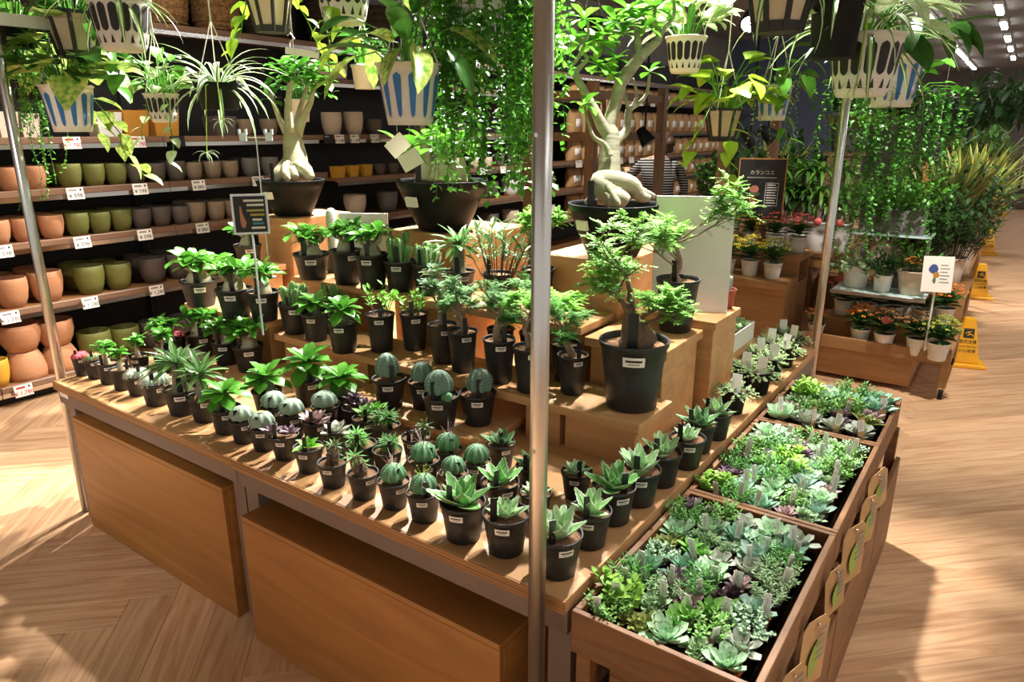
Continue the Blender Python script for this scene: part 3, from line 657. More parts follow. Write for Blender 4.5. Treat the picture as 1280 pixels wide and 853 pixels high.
PSC=dict(adenium=1.15,young_adenium=1.25,pachypodium=1.15,broadleaf_pachypodium=1.3,ball_cactus=1.1,ribbed_euphorbia=1.18,pineapple_euphorbia=1.3,leafy_euphorbia=1.3,dark_rosette=1.35,pink_rosette=1.3,green_rosette=1.3,pale_rosette=1.3,spiny_cactus=1.3,red_cactus=1.15,orange_cactus=1.15,bonsai=1.2,big_bonsai=1.15,bottle_bonsai=1.2,fine_shrub=1.7,shrub=1.35,speckled_cactus=1.08,crinkled_succulent=1.15,euphorbia=1.05)
PL={'agave':lambda v,H:pl_agave(v,H),'adenium':lambda v,H:pl_adenium(v%4,H),'young_adenium':lambda v,H:pl_adenium(v%3,H,True),'pachypodium':lambda v,H:pl_pachy(v%3,H),'broadleaf_pachypodium':lambda v,H:pl_pachy(v%3,H,.45,True),
 'ball_cactus':lambda v,H:pl_dome(v%2,H,'ca_grey',8,.4,.55,0,3 if v%2 else 0),'speckled_cactus':lambda v,H:pl_dome(v,H,'ca_dark',8,[.34,.36,.33][v%3],[.8,.72,.66][v%3],-.05,0,v==1),
 'ribbed_euphorbia':lambda v,H:pl_dome(v,H,'ca_green',10,.35,.55,0,[2,1,0,2][v%4]),'spiny_cactus':lambda v,H:pl_spiny(v%2,H),'red_cactus':lambda v,H:pl_spiny(2,H,'ca_red','fl_pink'),'orange_cactus':lambda v,H:pl_spiny(3,H,'ca_green','fl_orange'),
 'euphorbia':lambda v,H:pl_euph(v%3,H),'pineapple_euphorbia':lambda v,H:pl_pine(v%4,H),'leafy_euphorbia':lambda v,H:pl_pine(v%4,H,False),
 'dark_rosette':lambda v,H:pl_ros(v%3,H,'su_purple','point',16,.34,.1,1.2,3),'pink_rosette':lambda v,H:pl_ros(1,H,'su_pink','point',26,.5,.1,1.2),'green_rosette':lambda v,H:pl_ros(2,H,'su_green','spoon',18,.4,.1,1.2,2),'pale_rosette':lambda v,H:pl_ros(5,H,'su_white','point',18,.5,.05,1.0),'crinkled_succulent':lambda v,H:pl_caly(0,H),
 'bonsai':lambda v,H:pl_bonsai(v%4,H,1.5,['lf_bonsai2','lf_bonsai2','lf_bonsai','lf_mid'][v%4],'bark_pale',.085,.8),'bottle_bonsai':lambda v,H:pl_bonsai(9,H,1.15,'lf_bonsai','bark',.105,1.3,.72,True,.05),'big_bonsai':lambda v,H:pl_bonsai(14,H,1.25,'lf_bonsai','bark_pale',.07,1.2,.95,False,.07),'shrub':lambda v,H:pl_bush(v%2,H,'lf_fresh',9,.75,.5,.2,.42,7,0,'bark','lance'),'fine_shrub':lambda v,H:pl_bush(5,H,'lf_pachy',22,1.1,.9,.3,.22,8,0,'bark','lance')}
# ================================================================ pots on the display table
FR='in the front row of the display table'
def row(items,zs,where,**kw):
    for it in items:
        k,x,y,w_,desc=it[:5]; a=it[5] if len(it)>5 else 0; e=dict(kw); e.update(it[6] if len(it)>6 else {})
        potted(k,x,y,w_,zs,desc,e.pop('where',where),args=a,**e)
AG='green agave with white-toothed leaves in a black pot'
row([('red_cactus',98,443,21,'red spiny grafted cactus in a small black pot',0,dict(mv=(.035,-.01),ratio=1.2,where='at the table corner by the steel post')),
 ('orange_cactus',116.5,448,25,'orange-tipped clustered cactus in a small black pot',0,dict(ratio=1.05,where='next to the red cactus')),
 ('young_adenium',133.5,453,28,'slender young adenium in a black pot',0,dict(ratio=1,where='in the front row between two cacti')),
 ('young_adenium',150.5,460.5,28,'slender young adenium in a black pot',1,dict(ratio=1,where='in the front row between two cacti')),
 ('spiny_cactus',170,469,30,'clustered grey cactus with long white spines in a black pot',0,dict(where='in the front row by the young adeniums')),
 ('spiny_cactus',193.5,477,38,'grey cactus cluster with long pinkish-white spines in a black pot',1,dict(ratio=.8,where='beside the spiny-trunked pachypodium')),
 ('pachypodium',225,485,43,'palm-like pachypodium with stout white-spined trunk in a black pot',0,dict(ratio=.8,where=FR)),
 ('pachypodium',254,494,40,'palm-like pachypodium with long narrow drooping leaves in a black pot',1,dict(ratio=.85,where=FR)),
 ('broadleaf_pachypodium',281,509,40,'short pachypodium with broad glossy leaves in a black pot',0,dict(ratio=.85,where=FR)),
 ('ball_cactus',303,524,35,'smooth grey-green spineless ball cactus in a black pot',0,dict(where=FR)),
 ('ball_cactus',328,532.5,36,'smooth grey ball cactus with small yellow flower in a black pot',1,dict(where=FR)),
 ('dark_rosette',355,543,37,'dark purplish clustered rosette succulent in a black pot',0,dict(where=FR)),
 ('crinkled_succulent',385,558,38,'pale green broad-leaved succulent in a black pot',0,dict(where=FR)),
 ('pineapple_euphorbia',415,577,38,'small pineapple-stemmed euphorbia with leafy tuft in a black pot',0,dict(where=FR)),
 ('pineapple_euphorbia',453.5,590,40,'small pineapple-stemmed euphorbia with leafy tuft in a black pot',1,dict(where=FR)),
 ('ribbed_euphorbia',492,600,42,'ribbed green globe euphorbia with dry pinkish stalks in a black pot',0,dict(where=FR)),
 ('ribbed_euphorbia',529.5,614,45,'ribbed globe euphorbia with pale green buds',1,dict(where=FR)),
 ('agave',578.4,626,60,'large open green agave with a black tag in a black pot',0,dict(where=FR,soil='soil')),
 ('agave',632.3,641,62,'compact pale agave with white spiny tips in a black pot',1,dict(where=FR)),
 ('agave',697.5,666,65,'open agave in a black pot',3,dict(where='standing right behind the steel post'))],TZ,FR)
ORD=['first','second','third','fourth','fifth','sixth','seventh','eighth']
for i_,(x_,y_,w_,a_) in enumerate([(738,637,56,3),(768,606,57,0),(800,585,55,3),(828,564,51,3),(860,546,46,1),(874,528,44,2),(896,515,40,3)]):
    potted('agave',x_,y_,w_,TZ,['','large open ','','thick-leaved ','pale compact ','dark ',''][i_]+'agave in the file along the crates,',ORD[i_]+' from the steel post',args=a_)
A2='in the second row behind the front agaves'
row([('agave',670,615,42,'pale compact agave in a black pot',1),('agave',625,601,50,'large dark-centred agave in a black pot',0),('agave',664,581,40,'dark green agave in a black pot',2),('agave',721,589,41,'pale compact agave in a black pot beside the wooden riser',1,dict(where='')),
 ('agave',626,553,38,'dark green agave in a black pot beside the low wooden step',2,dict(where=''))],TZ,A2)
G2='among the small table pots'
row([('ribbed_euphorbia',529.5,574,41,'ribbed globe euphorbia with wispy pink stalks',3),('ribbed_euphorbia',560,561,38,'ribbed globe euphorbia with wispy pink stalks',3),('ribbed_euphorbia',596,576,38,'plain ribbed green globe euphorbia in a black pot',2),('ribbed_euphorbia',567,590,38,'plain ribbed green globe euphorbia in a black pot',2),
 ('pineapple_euphorbia',520,545,38,'pineapple-stemmed euphorbia with a bushy crown in a black pot',2),('leafy_euphorbia',484,562,39,'leafy blue-green tufted euphorbia in a black pot',1),('leafy_euphorbia',482,531,38,'leafy blue-green tufted euphorbia in a black pot',3),('leafy_euphorbia',451,554,40,'leafy blue-green tufted euphorbia in a black pot',1),
 ('pale_rosette',420,539,36,'pale whitish-green pointed rosette in a black pot',0),('green_rosette',457,522,35,'bright green small rosette in a black pot',0),('dark_rosette',438,509,36,'dark purple rosette cluster with a brown tag',1,dict(mv=(.012,.012))),('ball_cactus',406,507,36,'smooth grey ball cactus behind the pink rosette in a black pot',0,dict(where='')),('pink_rosette',394,525,36,'pinkish-brown pointed rosette in a black pot',0),('ball_cactus',365,516,35,'smooth grey ball cactus in a black pot',0),('ball_cactus',342,509,35,'smooth grey ball cactus in a black pot',0,dict(mv=(-.01,.01)))],TZ,G2)
row([('broadleaf_pachypodium',333,487,38,'broad-leaved pachypodium in a black pot behind the grey ball cacti',1,dict(where='')),('broadleaf_pachypodium',384,472,40,'broad-leaved pachypodium with stubby trunk in a black pot',2),('broadleaf_pachypodium',431,487,40,'broad-leaved pachypodium in a black pot next to the low wooden step',0,dict(mv=(0,-.02),where=''))],TZ,'before the long riser step')
row([('adenium',300,421,34,'bushy adenium with thick pale stem in a black pot',0,dict(mv=(0,-.075))),('adenium',335,424,38,'bushy adenium with thick pale stem in a black pot',1,dict(mv=(.0,-.1))),('adenium',257,413,34,'bushy adenium beside the red cactus in a black pot',2,dict(mv=(.02,-.045)))],TZ,'on the table before the adenium step')
row([('young_adenium',172,444,27,'young leafy adenium in a black pot',1),('young_adenium',196,443,28,'young leafy adenium in a black pot',2,dict(mv=(.01,.025))),('spiny_cactus',236,448,34,'grey spiny cactus in a black pot behind the pachypodiums',0,dict(where='')),('red_cactus',205,416,24,'red spiny cactus in a black pot behind the young adeniums',0,dict(mv=(.1,0),where='')),('adenium',226,421,32,'leafy adenium in a black pot behind the red cactus',3,dict(mv=(0,-.06),where=''))],TZ,'in the second row near the steel post')
row([('speckled_cactus',486,472,44,'tall white-speckled cactus in a black pot',0),('speckled_cactus',541,498,48,'white-speckled cactus with a round offset in a black pot',1,dict(mv=(0,.038))),('speckled_cactus',597,490,48,'round white-speckled cactus in a black pot',2),('speckled_cactus',529,473,40,'half-hidden white-speckled cactus in a black pot',2,dict(mv=(.02,-.02)))],.665,'on the low wooden step',soil='soil_tan')
row([('euphorbia',356,376,41,'cactus-like euphorbia with spiny upright stems in a black pot',0,dict(mv=(.06,0),ratio=.95,where='at the end of the long riser step')),('euphorbia',408,374,35,'cactus-like euphorbia with spiny upright stems in a black pot',1,dict(mv=(.12,-.06),ratio=.95,where='behind the small adeniums on the riser')),
 ('broadleaf_pachypodium',393,391,36,'dwarf glossy adenium in a tall black pot near the spiny euphorbias',0,dict(ratio=1,scale_pl=.8)),('broadleaf_pachypodium',428,401,41,'dwarf glossy adenium in a tall black pot beside the leafy shrublet',2,dict(ratio=1,scale_pl=.75)),
 ('shrub',475,392,38,'fine-branched leafy shrublet in a tall black pot',0,dict(ratio=1.3,soil='soil')),('shrub',517,391,37,'sparse leafy shrublet with black tag in a tall black pot',1,dict(ratio=1.3)),
 ('bonsai',578,413,40,'foremost thin-trunked bonsai in a tall black pot',0,dict(ratio=1.35)),('bonsai',624,423,43,'bonsai with a pale trunk in a tall black pot',1,dict(ratio=1.35)),('bonsai',662,433,44,'bonsai with split exposed roots in a tall black pot',2,dict(ratio=1.35)),
 ('bonsai',574,401,38,'small bonsai half hidden behind another in a tall black pot',3,dict(mv=(-.02,-.07),ratio=1.3)),('bonsai',632,408,36,'bushy bonsai behind the pale-trunked one in a tall black pot',0,dict(mv=(0,-.03),ratio=1.3)),('bonsai',668,415,40,'bonsai behind the split-rooted one in a tall black pot',1,dict(ratio=1.3)),
 ('bonsai',716,443,40,'slender bonsai in a tall black pot',1,dict(ratio=1.3,where='on the riser, next to the big bottle-trunked bonsai')),('bonsai',726,426,38,'bright green bushy bonsai in a tall black pot',2,dict(mv=(-.03,-.05),ratio=1.3,where='on the riser')),
 ('bottle_bonsai',793,424,90,'bottle-trunked bonsai in a large black pot',0,dict(ratio=1.0,name='potted_bonsai',plantrot=2.0))],.77,'on the long riser step')
row([('adenium',248,350,46,'stout wide-crowned adenium in a black pot',0,dict(ratio=.72)),('adenium',292,360,46,'stout adenium with dense glossy crown in a black pot',1,dict(ratio=.8)),('adenium',328,364,42,'adenium with large rounded leaves in a black pot',2,dict(ratio=.9))],.82,'on the adenium step by the pot shelves')
row([('adenium',389,316,46,'very thick-based adenium in a shallow black pot',0,dict(ratio=.72)),('adenium',432,312,42,'leafy low adenium in a black pot',2,dict(ratio=1.05)),('adenium',464,317,43,'pale bottle-stemmed adenium in a black pot',1,dict(ratio=1.05)),
 ('euphorbia',499.5,325,42,'green spiny-stemmed euphorbia in a black pot',2,dict(ratio=.95)),('euphorbia',535,329,42,'green spiny-stemmed euphorbia in a black pot',0,dict(ratio=.95)),('pachypodium',574,338,41,'pachypodium with long silvery leaves in a black pot',2,dict(ratio=1)),
 ('fine_shrub',623,341,42,'fine silvery-leaved shrub in a black pot',0,dict(ratio=1)),('bonsai',675,329,42,'yellow-green leafy bonsai in a black pot',2,dict(mv=(.05,-.09),ratio=1.1))],.95,'on the higher riser step')
potted('big_bonsai',848,348,56,.925,'airy pinnate-leaved bonsai in a tall black pot','before the white panel',ratio=1.22,args=0,name='potted_bonsai')
potted('adenium',299,304,34,.95,'adenium behind the small black sign','by the plinth',ratio=.8,args=3,mv=(.065,.0))
# ================================================================ succulents in the crates
SU=[('echeveria','blue-green spoon-leaved echeveria',lambda v,H:pl_ros(v%2+20,H,'su_blue','spoon',24,.72,.1,1.25)),
 ('echeveria','minty pale echeveria rosette',lambda v,H:pl_ros(v%2+24,H,'su_mint','spoon',22,.78,.15,1.25)),
 ('haworthia','pointed teal rosette succulent',lambda v,H:pl_ros(v%2+26,H,'su_teal','point',30,.8,.25,1.3)),
 ('echeveria','frosted grey echeveria rosette',lambda v,H:pl_ros(28,H,'su_grey','spoon',20,.7,.1,1.2)),
 ('aeonium','dark burgundy rosette succulent',lambda v,H:pl_ros(3,H,'su_dark','spoon',18,.42,.1,1.2,3)),
 ('graptosedum','purplish cluster succulent',lambda v,H:pl_ros(4,H,'su_purple','point',18,.45,.1,1.2,4)),
 ('sedum','bushy bright green sedum',lambda v,H:pl_bush(v%2+30,H,'su_green',34,.75,.75,.16,.55,9,.03,'su_olive')),
 ('sedum','bushy blue-grey needle sedum',lambda v,H:pl_bush(v%2+33,H,'su_sage',40,.7,.8,.17,.28,10,.03,'su_olive','lance')),
 ('crassula','lime green jade-leaved crassula',lambda v,H:pl_bush(36,H,'su_lime',16,.8,.75,.32,.6,7,.05,'su_olive')),
 ('sedum','fine leaved deep green succulent',lambda v,H:pl_bush(v%2+38,H,'su_deep',44,.8,.8,.2,.26,9,.02,'su_green','lance')),
 ('sempervivum','olive tipped rosette cluster',lambda v,H:pl_ros(7,H,'su_olive','point',18,.48,.1,1.2,4)),
 ('sempervivum','sage green rosette cluster',lambda v,H:pl_ros(v%2+8,H,'su_sage','spoon',18,.42,.1,1.2,5)),
 ('crassula','green paddle-leaved crassula',lambda v,H:pl_ros(11,H,'su_green','spoon',14,.62,.4,1.3,3)),
 ('echeveria','pinkish grey pointed rosette',lambda v,H:pl_ros(31,H,'su_pink','point',26,.62,.1,1.2)),
 ('sedum','grey-green bead sedum',lambda v,H:pl_bush(42,H,'su_mint',40,.5,.75,.13,.8,9,.06,'su_sage'))]
@cached
def cell_me(m): 
    b=MB(); b.lathe([(.0,.003),(.36,.003),(.38,.02),(.46,.88),(.5,.9),(.5,1),(.46,1),(.44,.82)],12); return b.mesh('pot',[m])
def succulent(x,y,z,D,k,where,potm='pot_black',tagw=True,tagm='tag_white',lab=None):
    n,desc,fn=SU[k]; t=thing('potted_'+n,lab or (desc+' '+where),'succulent',(x,y,z),R_.uniform(-.4,.4),D)
    obj('pot',cell_me(potm),t); obj('soil',soil_me(1,'soil'),t)
    place(t,fn(R_.randrange(4),1.0),R_.uniform(0,6.28),None,1.16*R_.uniform(.92,1.12),.9)
    if tagw: obj('plant_tag',stick_me(tagm,R_.choice((.2,.24,.28)),R_.uniform(.8,1.2),True),t,Tm(R_.uniform(-.1,.38),-.4,.95)@Rm(R_.uniform(-.3,.9),'Z')@Rm(R_.uniform(-.25,.2),'X')@Rm(R_.uniform(-.15,.15),'Y'))
def tray(x0,x1,y0,y1,z,label,h=.03):
    t=thing('seedling_tray',label,'tray',((x0+x1)/2,(y0+y1)/2,z)); w,d=(x1-x0)/2,(y1-y0)/2; k=.003
    b=MB(); b.box(-w,w,-d,d,0,.0035); build(b,'base','black_gloss',t)
    for q in ((-w,w,-d,-d+k),(-w,w,d-k,d),(-w,-w+k,-d+k,d-k),(w-k,w,-d+k,d-k)): b=MB(); b.box(*q,.0036,h); build(b,'side','black_gloss',t)
r4=random.Random(12)
def fill(y0,y1,ny,x0,x1,nx,z,D,where,weights,fixed={}):
    for j in range(ny):
        for i in range(nx):
            x=x0+(x1-x0)*(i+.5)/nx+r4.uniform(-.004,.004); y=y0+(y1-y0)*(j+.5)/ny+r4.uniform(-.004,.004)
            k=fixed.get((i,j)); 
            if k is None: k=r4.choices(range(len(SU)),weights)[0]
            wl=where+(', against the front board' if j==0 else ', against the back board' if j==ny-1 else ', on the table side' if i==0 else ', on the aisle side' if i==nx-1 else ', near the front' if j<3 else ', near the back' if j>ny-4 else ', in the middle'); succulent(x,y,z,D*r4.uniform(.96,1.04),k,wl,r4.choice(('pot_black','orange_pot','pot_black')),r4.random()<.62)
W1=[4,4,4,3,1,1.5,2,2,1.2,1.8,2,3,2,2,1.5]
tray(.032,.372,.03,.63,.5075,'black plastic seedling tray in the crate by the steel post')
tray(.032,.372,.685,1.275,.5075,'black plastic seedling tray in the middle crate')
fill(.034,.626,9,.034,.368,5,.5115,.064,'in the first crate',W1,{(0,0):6,(1,0):10,(2,0):1,(3,0):11,(4,0):1,(4,1):3,(3,1):6,(1,1):11,(0,1):8,(0,2):9,(1,2):7,(2,2):13,(3,2):12,(4,2):14,(3,3):4,(4,3):0,(4,4):7,(2,3):9,(1,4):2,(0,4):14,(2,5):3,(4,6):9,(4,5):7,(3,6):0})
fill(.69,1.27,9,.034,.368,5,.5115,.064,'in the middle crate',W1,{(4,0):11,(3,0):13,(2,0):2,(4,2):1,(0,0):8,(0,3):9,(0,5):6,(4,4):11,(4,7):6,(2,7):5,(3,4):1,(1,1):0,(2,2):1,(4,6):14,(4,8):14})
tray(.034,.39,1.33,1.76,.5075,'black plastic tray of larger succulents in the far crate',.045)
r4.seed(5)
for j in range(5):
    for i in range(4):
        k=[[1,3,3,3],[13,6,5,10],[11,10,6,13],[8,1,2,2],[0,3,9,2]][j][i]
        succulent(.082+i*.0865,1.376+j*.085,.5115,.083,k,'in the black tray of the far crate','black_gloss',j==0 or r4.random()<.2,'kraft',)
# ================================================================ white-tagged creeper pots at the back of the table
def creeper(x,y,w_,zs,k,lab,mv=(0,0)):
    D=.1
    for _ in range(6): P=atz(x,y,zs+D*.95); D=w_*depth(P)/FPX
    P.z=zs+.0005; P.x+=mv[0]; P.y+=mv[1]; t=thing('potted_creeper',lab,'potted plant',P,R_.uniform(-.6,.6),D)
    obj('pot',pot_me(.95,'black_gloss'),t); obj('soil',soil_me(.95,'soil'),t)
    place(t,pl_bush(50+k%2,.95,'lf_white',60,.5,.95,.1,.75,12,0,'lf_fresh','obov',.55),R_.uniform(0,6))
    obj('plant_tag',stick_me('white',.36,.62),t,Tm(.1,-.2,.95)@Rm(R_.uniform(-.1,.5),'Z')@Rm(-.2,'X'))
for i,(x,y,w_) in enumerate([(934,489,34),(927,466,30),(952,466,32),(944,447,29),(968,449,30),(959,433,27),(984,435,28),(975,421,26)]):
    creeper(x,y,w_,TZ,i,'bushy white-green creeper with a white card tag, '+('alone at the near end of the creepers' if i==0 else ORD[(i-1)//2]+' pair from the agave file, '+('riser side' if i%2 else 'crate side')),(-.045,0) if i==0 else (-.02 if i%2 else -.012,.1 if i%2 else .02))
creeper(1000,424,26,TZ,0,'bushy white-green creeper pot right beside the far steel post',(-.03,.02))
# white tray of tiny succulents on the small riser
t=thing('succulent_tray','whitish tray of tiny mint succulents on the small low riser','tray',(-.262,1.66,.7355))
b=MB(); b.box(-.085,.085,-.17,.17,0,.004); build(b,'base','pot_white',t)
for q in ((-.085,.085,-.17,-.166),(-.085,.085,.166,.17),(-.085,-.081,-.166,.166),(.081,.085,-.166,.166)): b=MB(); b.box(*q,.0041,.075); build(b,'side','pot_white',t)
b=MB(); b.box(-.08,.08,-.165,.165,.0041,.055); build(b,'soil','soil',t)
for i,p in enumerate([(-.04,-.11),(.04,-.1),(-.04,.0),(.04,.02),(-.035,.11),(.04,.12)]):
    f=pl_ros(8,1.0,'su_sage','spoon',18,.42,.1,1.2,5)[0].me; obj('rosette',f,t,Tm(p[0],p[1],-.02)@Rm(i,'Z')@Sm(.085))
# ================================================================ caudex trees in wide bowls
@cached
def bowl_me(H):
    b=MB(); b.lathe([(0,.004),(.25,.004),(.27,.02),(.34,H*.3),(.42,H*.62),(.465,H-.09),(.475,H-.085),(.5,H-.01),(.497,H),(.475,H),(.465,H-.03),(.45,H-.09)],40); return b.mesh('bowl',['black_gloss'])
def bowl(x,y,wpx,D,zs,label):
    d=D*FPX/wpx; P=atd(x,y,d); H=(P.z-zs)/D; t=thing('caudex_bowl',label,'potted tree',(P.x,P.y,zs+.0005))
    o=obj('bowl',bowl_me(round(H,3)),t,Sm(D)); obj('soil',soil_me(round(H,3),'soil'),t,Sm(D))
    s=MB(); a=math.atan2(CAM.y-P.y,CAM.x-P.x)-.75; c=Vector((math.cos(a),math.sin(a),0))*.468*1.0
    n=Vector((math.cos(a),math.sin(a),-.25)).normalized(); M=face(c+Vector((0,0,H-.2)),n)
    s.box(-.075,.075,-.05,.05,-.01,.02); build(s,'price_sticker','paper',o,M=M)
    obj('plant_tag',stick_me('tag_black',.07,.3),t,Sm(D)@Tm(math.cos(a)*.36,math.sin(a)*.36,H-.05))
    return t,d,Vector((P.x,P.y,zs+.0005)),D*H
def limb(mb,org,pts,d0,n=10):
    P=[];Rr=[]
    for q in pts: dd=q[3] if len(q)>3 else 0; p=atd(q[0],q[1],d0+dd)-org; P.append(p); Rr.append(q[2]*(d0+dd)/FPX)
    # smooth with catmull-rom
    S=[];SR=[]
    for i in range(len(P)-1):
        p0,p1,p2,p3=P[max(i-1,0)],P[i],P[i+1],P[min(i+2,len(P)-1)]
        for k in range(4):
            u=k/4; S.append(.5*((2*p1)+(p2-p0)*u+(2*p0-5*p1+4*p2-p3)*u*u+(3*p1-p0-3*p2+p3)*u**3)); SR.append(Rr[i]+(Rr[i+1]-Rr[i])*u)
    S.append(P[-1]); SR.append(Rr[-1]); mb.tube(S,SR,n)
    return P[-1]
def cluster(t,org,x,y,d0,dd,n,s,me,r,e0=-.2,e1=1.1):
    p=atd(x,y,d0+dd)-org
    for j in range(n): obj('leaf',me,t,lm(p,j*2.4+r.uniform(-.3,.3),e0+(e1-e0)*j/n+r.uniform(-.15,.15),s*r.uniform(.75,1.15)))
r5=random.Random(4)
t,d,org,_=bowl(768,254,117,.34,1.1355,'large caudex tree with twisted pale branches in a wide black bowl')
b=MB()
limb(b,org,[(768,252,22),(766,235,21),(762,222,15),(762,205,13.5),(763,185,12),(763,168,11),(761,156,8.5),(770,127,8),(776,104,8),(787,87,8.2),(801,70,7)],d,14)
limb(b,org,[(801,72,6.5),(798,56,4.6),(796,40,3.4),(796,31,3.2)],d); limb(b,org,[(800,72,6.5),(812,60,6),(824,48,4.8),(820,32,2.6,.02),(818,17,2),(822,0,1.6)],d); limb(b,org,[(822,50,4),(832,34,2.6),(842,20,2.2),(842,0,2),(838,-14,1.5)],d)
limb(b,org,[(764,172,9),(753,158,7.5,-.02),(745,141,6,-.04),(731,115,5,-.05),(720,93,4.5,-.06),(727,82,3,-.06),(734,74,2.4,-.06),(730,67,2.2,-.05)],d); limb(b,org,[(718,94,3.5,-.06),(712,86,2.6,-.06),(724,70,2.4,-.06),(735,44,2.2,-.06),(734,24,1.6,-.06)],d)
limb(b,org,[(764,180,8),(774,172,6,.03),(783,162,5,.05),(786,138,4.4,.06),(796,131,2.8,.06),(808,118,2.3,.07),(812,93,1.9,.07)],d); limb(b,org,[(788,138,3.4,.06),(796,120,2,.06),(791,98,1.7,.06)],d); limb(b,org,[(786,138,3,.06),(781,118,1.8,.05),(779,108,1.4,.05)],d)
limb(b,org,[(762,196,5,-.05),(756,181,3.4,-.06),(742,171,2.6,-.08),(735,152,2,-.09),(731,134,1.5,-.09)],d)
build(b,'trunk','barkgrey',t,smooth=True)
b=MB()
for pts in ([(768,246,17,-.04),(752,232,14,-.05),(752,225,12,-.05),(770,226,12,-.05),(790,232,11,-.03),(800,245,8,-.02),(812,248,4,-.01)],[(760,232,6,-.08),(764,240,4,-.1),(771,252,4.5,-.11),(773,258,3,-.11)],[(758,250,10,-.08),(772,247,12,-.08),(782,253,9,-.07)],[(742,240,7,-.02),(738,249,5,-.02),(732,254,3,-.01)],[(790,240,6,-.0),(803,240,5,.02),(818,246,3,.04)],[(780,234,8,.05),(796,236,5,.08),(808,240,3,.09)]): limb(b,org,pts,d,10)
build(b,'root','barkgrey',t,smooth=True)
me=leaf_me('aden','lf_fresh')
for x,y,dd,n,s in [(731,130,-.09,7,.075),(741,50,-.03,10,.09),(757,44,.03,9,.085),(770,74,-.02,9,.075),(747,82,-.05,8,.075),(765,95,-.03,8,.07),(812,90,.07,6,.08),(795,24,0,10,.09),(818,12,0,9,.09),(770,28,.0,9,.09),(785,12,0,9,.09),(840,2,0,8,.09),(722,52,-.06,8,.09),(832,28,.05,6,.07),(730,24,-.06,8,.08),(752,60,0,8,.085),(778,42,.05,8,.085),(805,36,-.05,7,.08)]: cluster(t,org,x,y,d,dd,n,s,me,r5)
t,d,org,_=bowl(363,224.6,84,.34,1.1655,'bottle-trunked caudex tree in a wide black bowl near the pot shelves')
b=MB()
limb(b,org,[(367,222,19),(369,207,16),(369,195,14.5),(367,183,13),(366,172,11.5),(365,164,9)],d,14)
for pts in ([(361,172,5),(352,155,3.6),(342,128,2.8),(335,109,1.8)],[(362,168,6),(360,145,4.6),(360,128,3.8),(362,100,2.4),(358,88,1.5)],[(372,170,6),(379,148,5),(388,128,3.8),(393,108,2.8),(404,103,1.8)],[(369,168,5),(372,148,4,.03),(378,126,3,.05),(385,104,2,.05),(388,92,1.5,.05)],[(365,166,4,-.04),(362,130,2.5,-.06),(366,96,1.5,-.06)]): limb(b,org,pts,d,8)
build(b,'trunk','caudex',t,smooth=True)
b=MB()
for pts in ([(360,206,10,-.03),(350,217,9,-.06),(340,224,6,-.07)],[(357,206,5,-.06),(357,218,5.5,-.1),(362,226,3,-.1)],[(372,208,10,-.04),(382,214,9,-.06),(388,224,6,-.06)],[(366,212,6,-.07),(370,222,4,-.1)],[(378,206,8,.03),(386,214,6,.06)]): limb(b,org,pts,d,10)
build(b,'root','caudex',t,smooth=True)
for x,y,dd,n,s in [(335,108,0,7,.08),(350,92,0,8,.09),(362,95,-.05,9,.1),(375,88,0,9,.1),(390,90,.04,9,.1),(405,100,0,8,.09),(383,104,0,7,.09),(340,125,.0,5,.07),(352,82,.05,8,.1),(400,82,.0,7,.09),(368,76,.02,7,.09),(412,118,.02,4,.06)]: cluster(t,org,x,y,d,dd,n,s,leaf_me('aden','lf_adenium'),r5)
t,d,org,_=bowl(552.7,225,116,.40,1.1655,'caudex with clustered pale stems in a wide black bowl behind the vines')
b=MB()
for pts in ([(530,228,14),(532,210,12),(534,190,9),(530,175,6)],[(550,228,14,-.03),(551,212,12,-.03),(552,190,9,-.03),(556,172,5,-.03)],[(572,228,13,.02),(573,210,11,.02),(570,190,7,.02),(575,176,5,.02)],[(540,228,12,.08),(545,205,9,.08),(548,180,5,.08)]): limb(b,org,pts,d,12)
build(b,'trunk','caudex',t,smooth=True)
for x,y,dd,n,s in [(528,176,0,9,.11),(555,172,-.03,9,.12),(575,178,.02,8,.11),(512,186,-.03,6,.1),(545,186,-.06,7,.1),(500,182,0,5,.12),(590,185,0,6,.1),(548,164,.08,8,.11)]: cluster(t,org,x,y,d,dd,n,s,leaf_me('aden','lf_fresh'),r5)
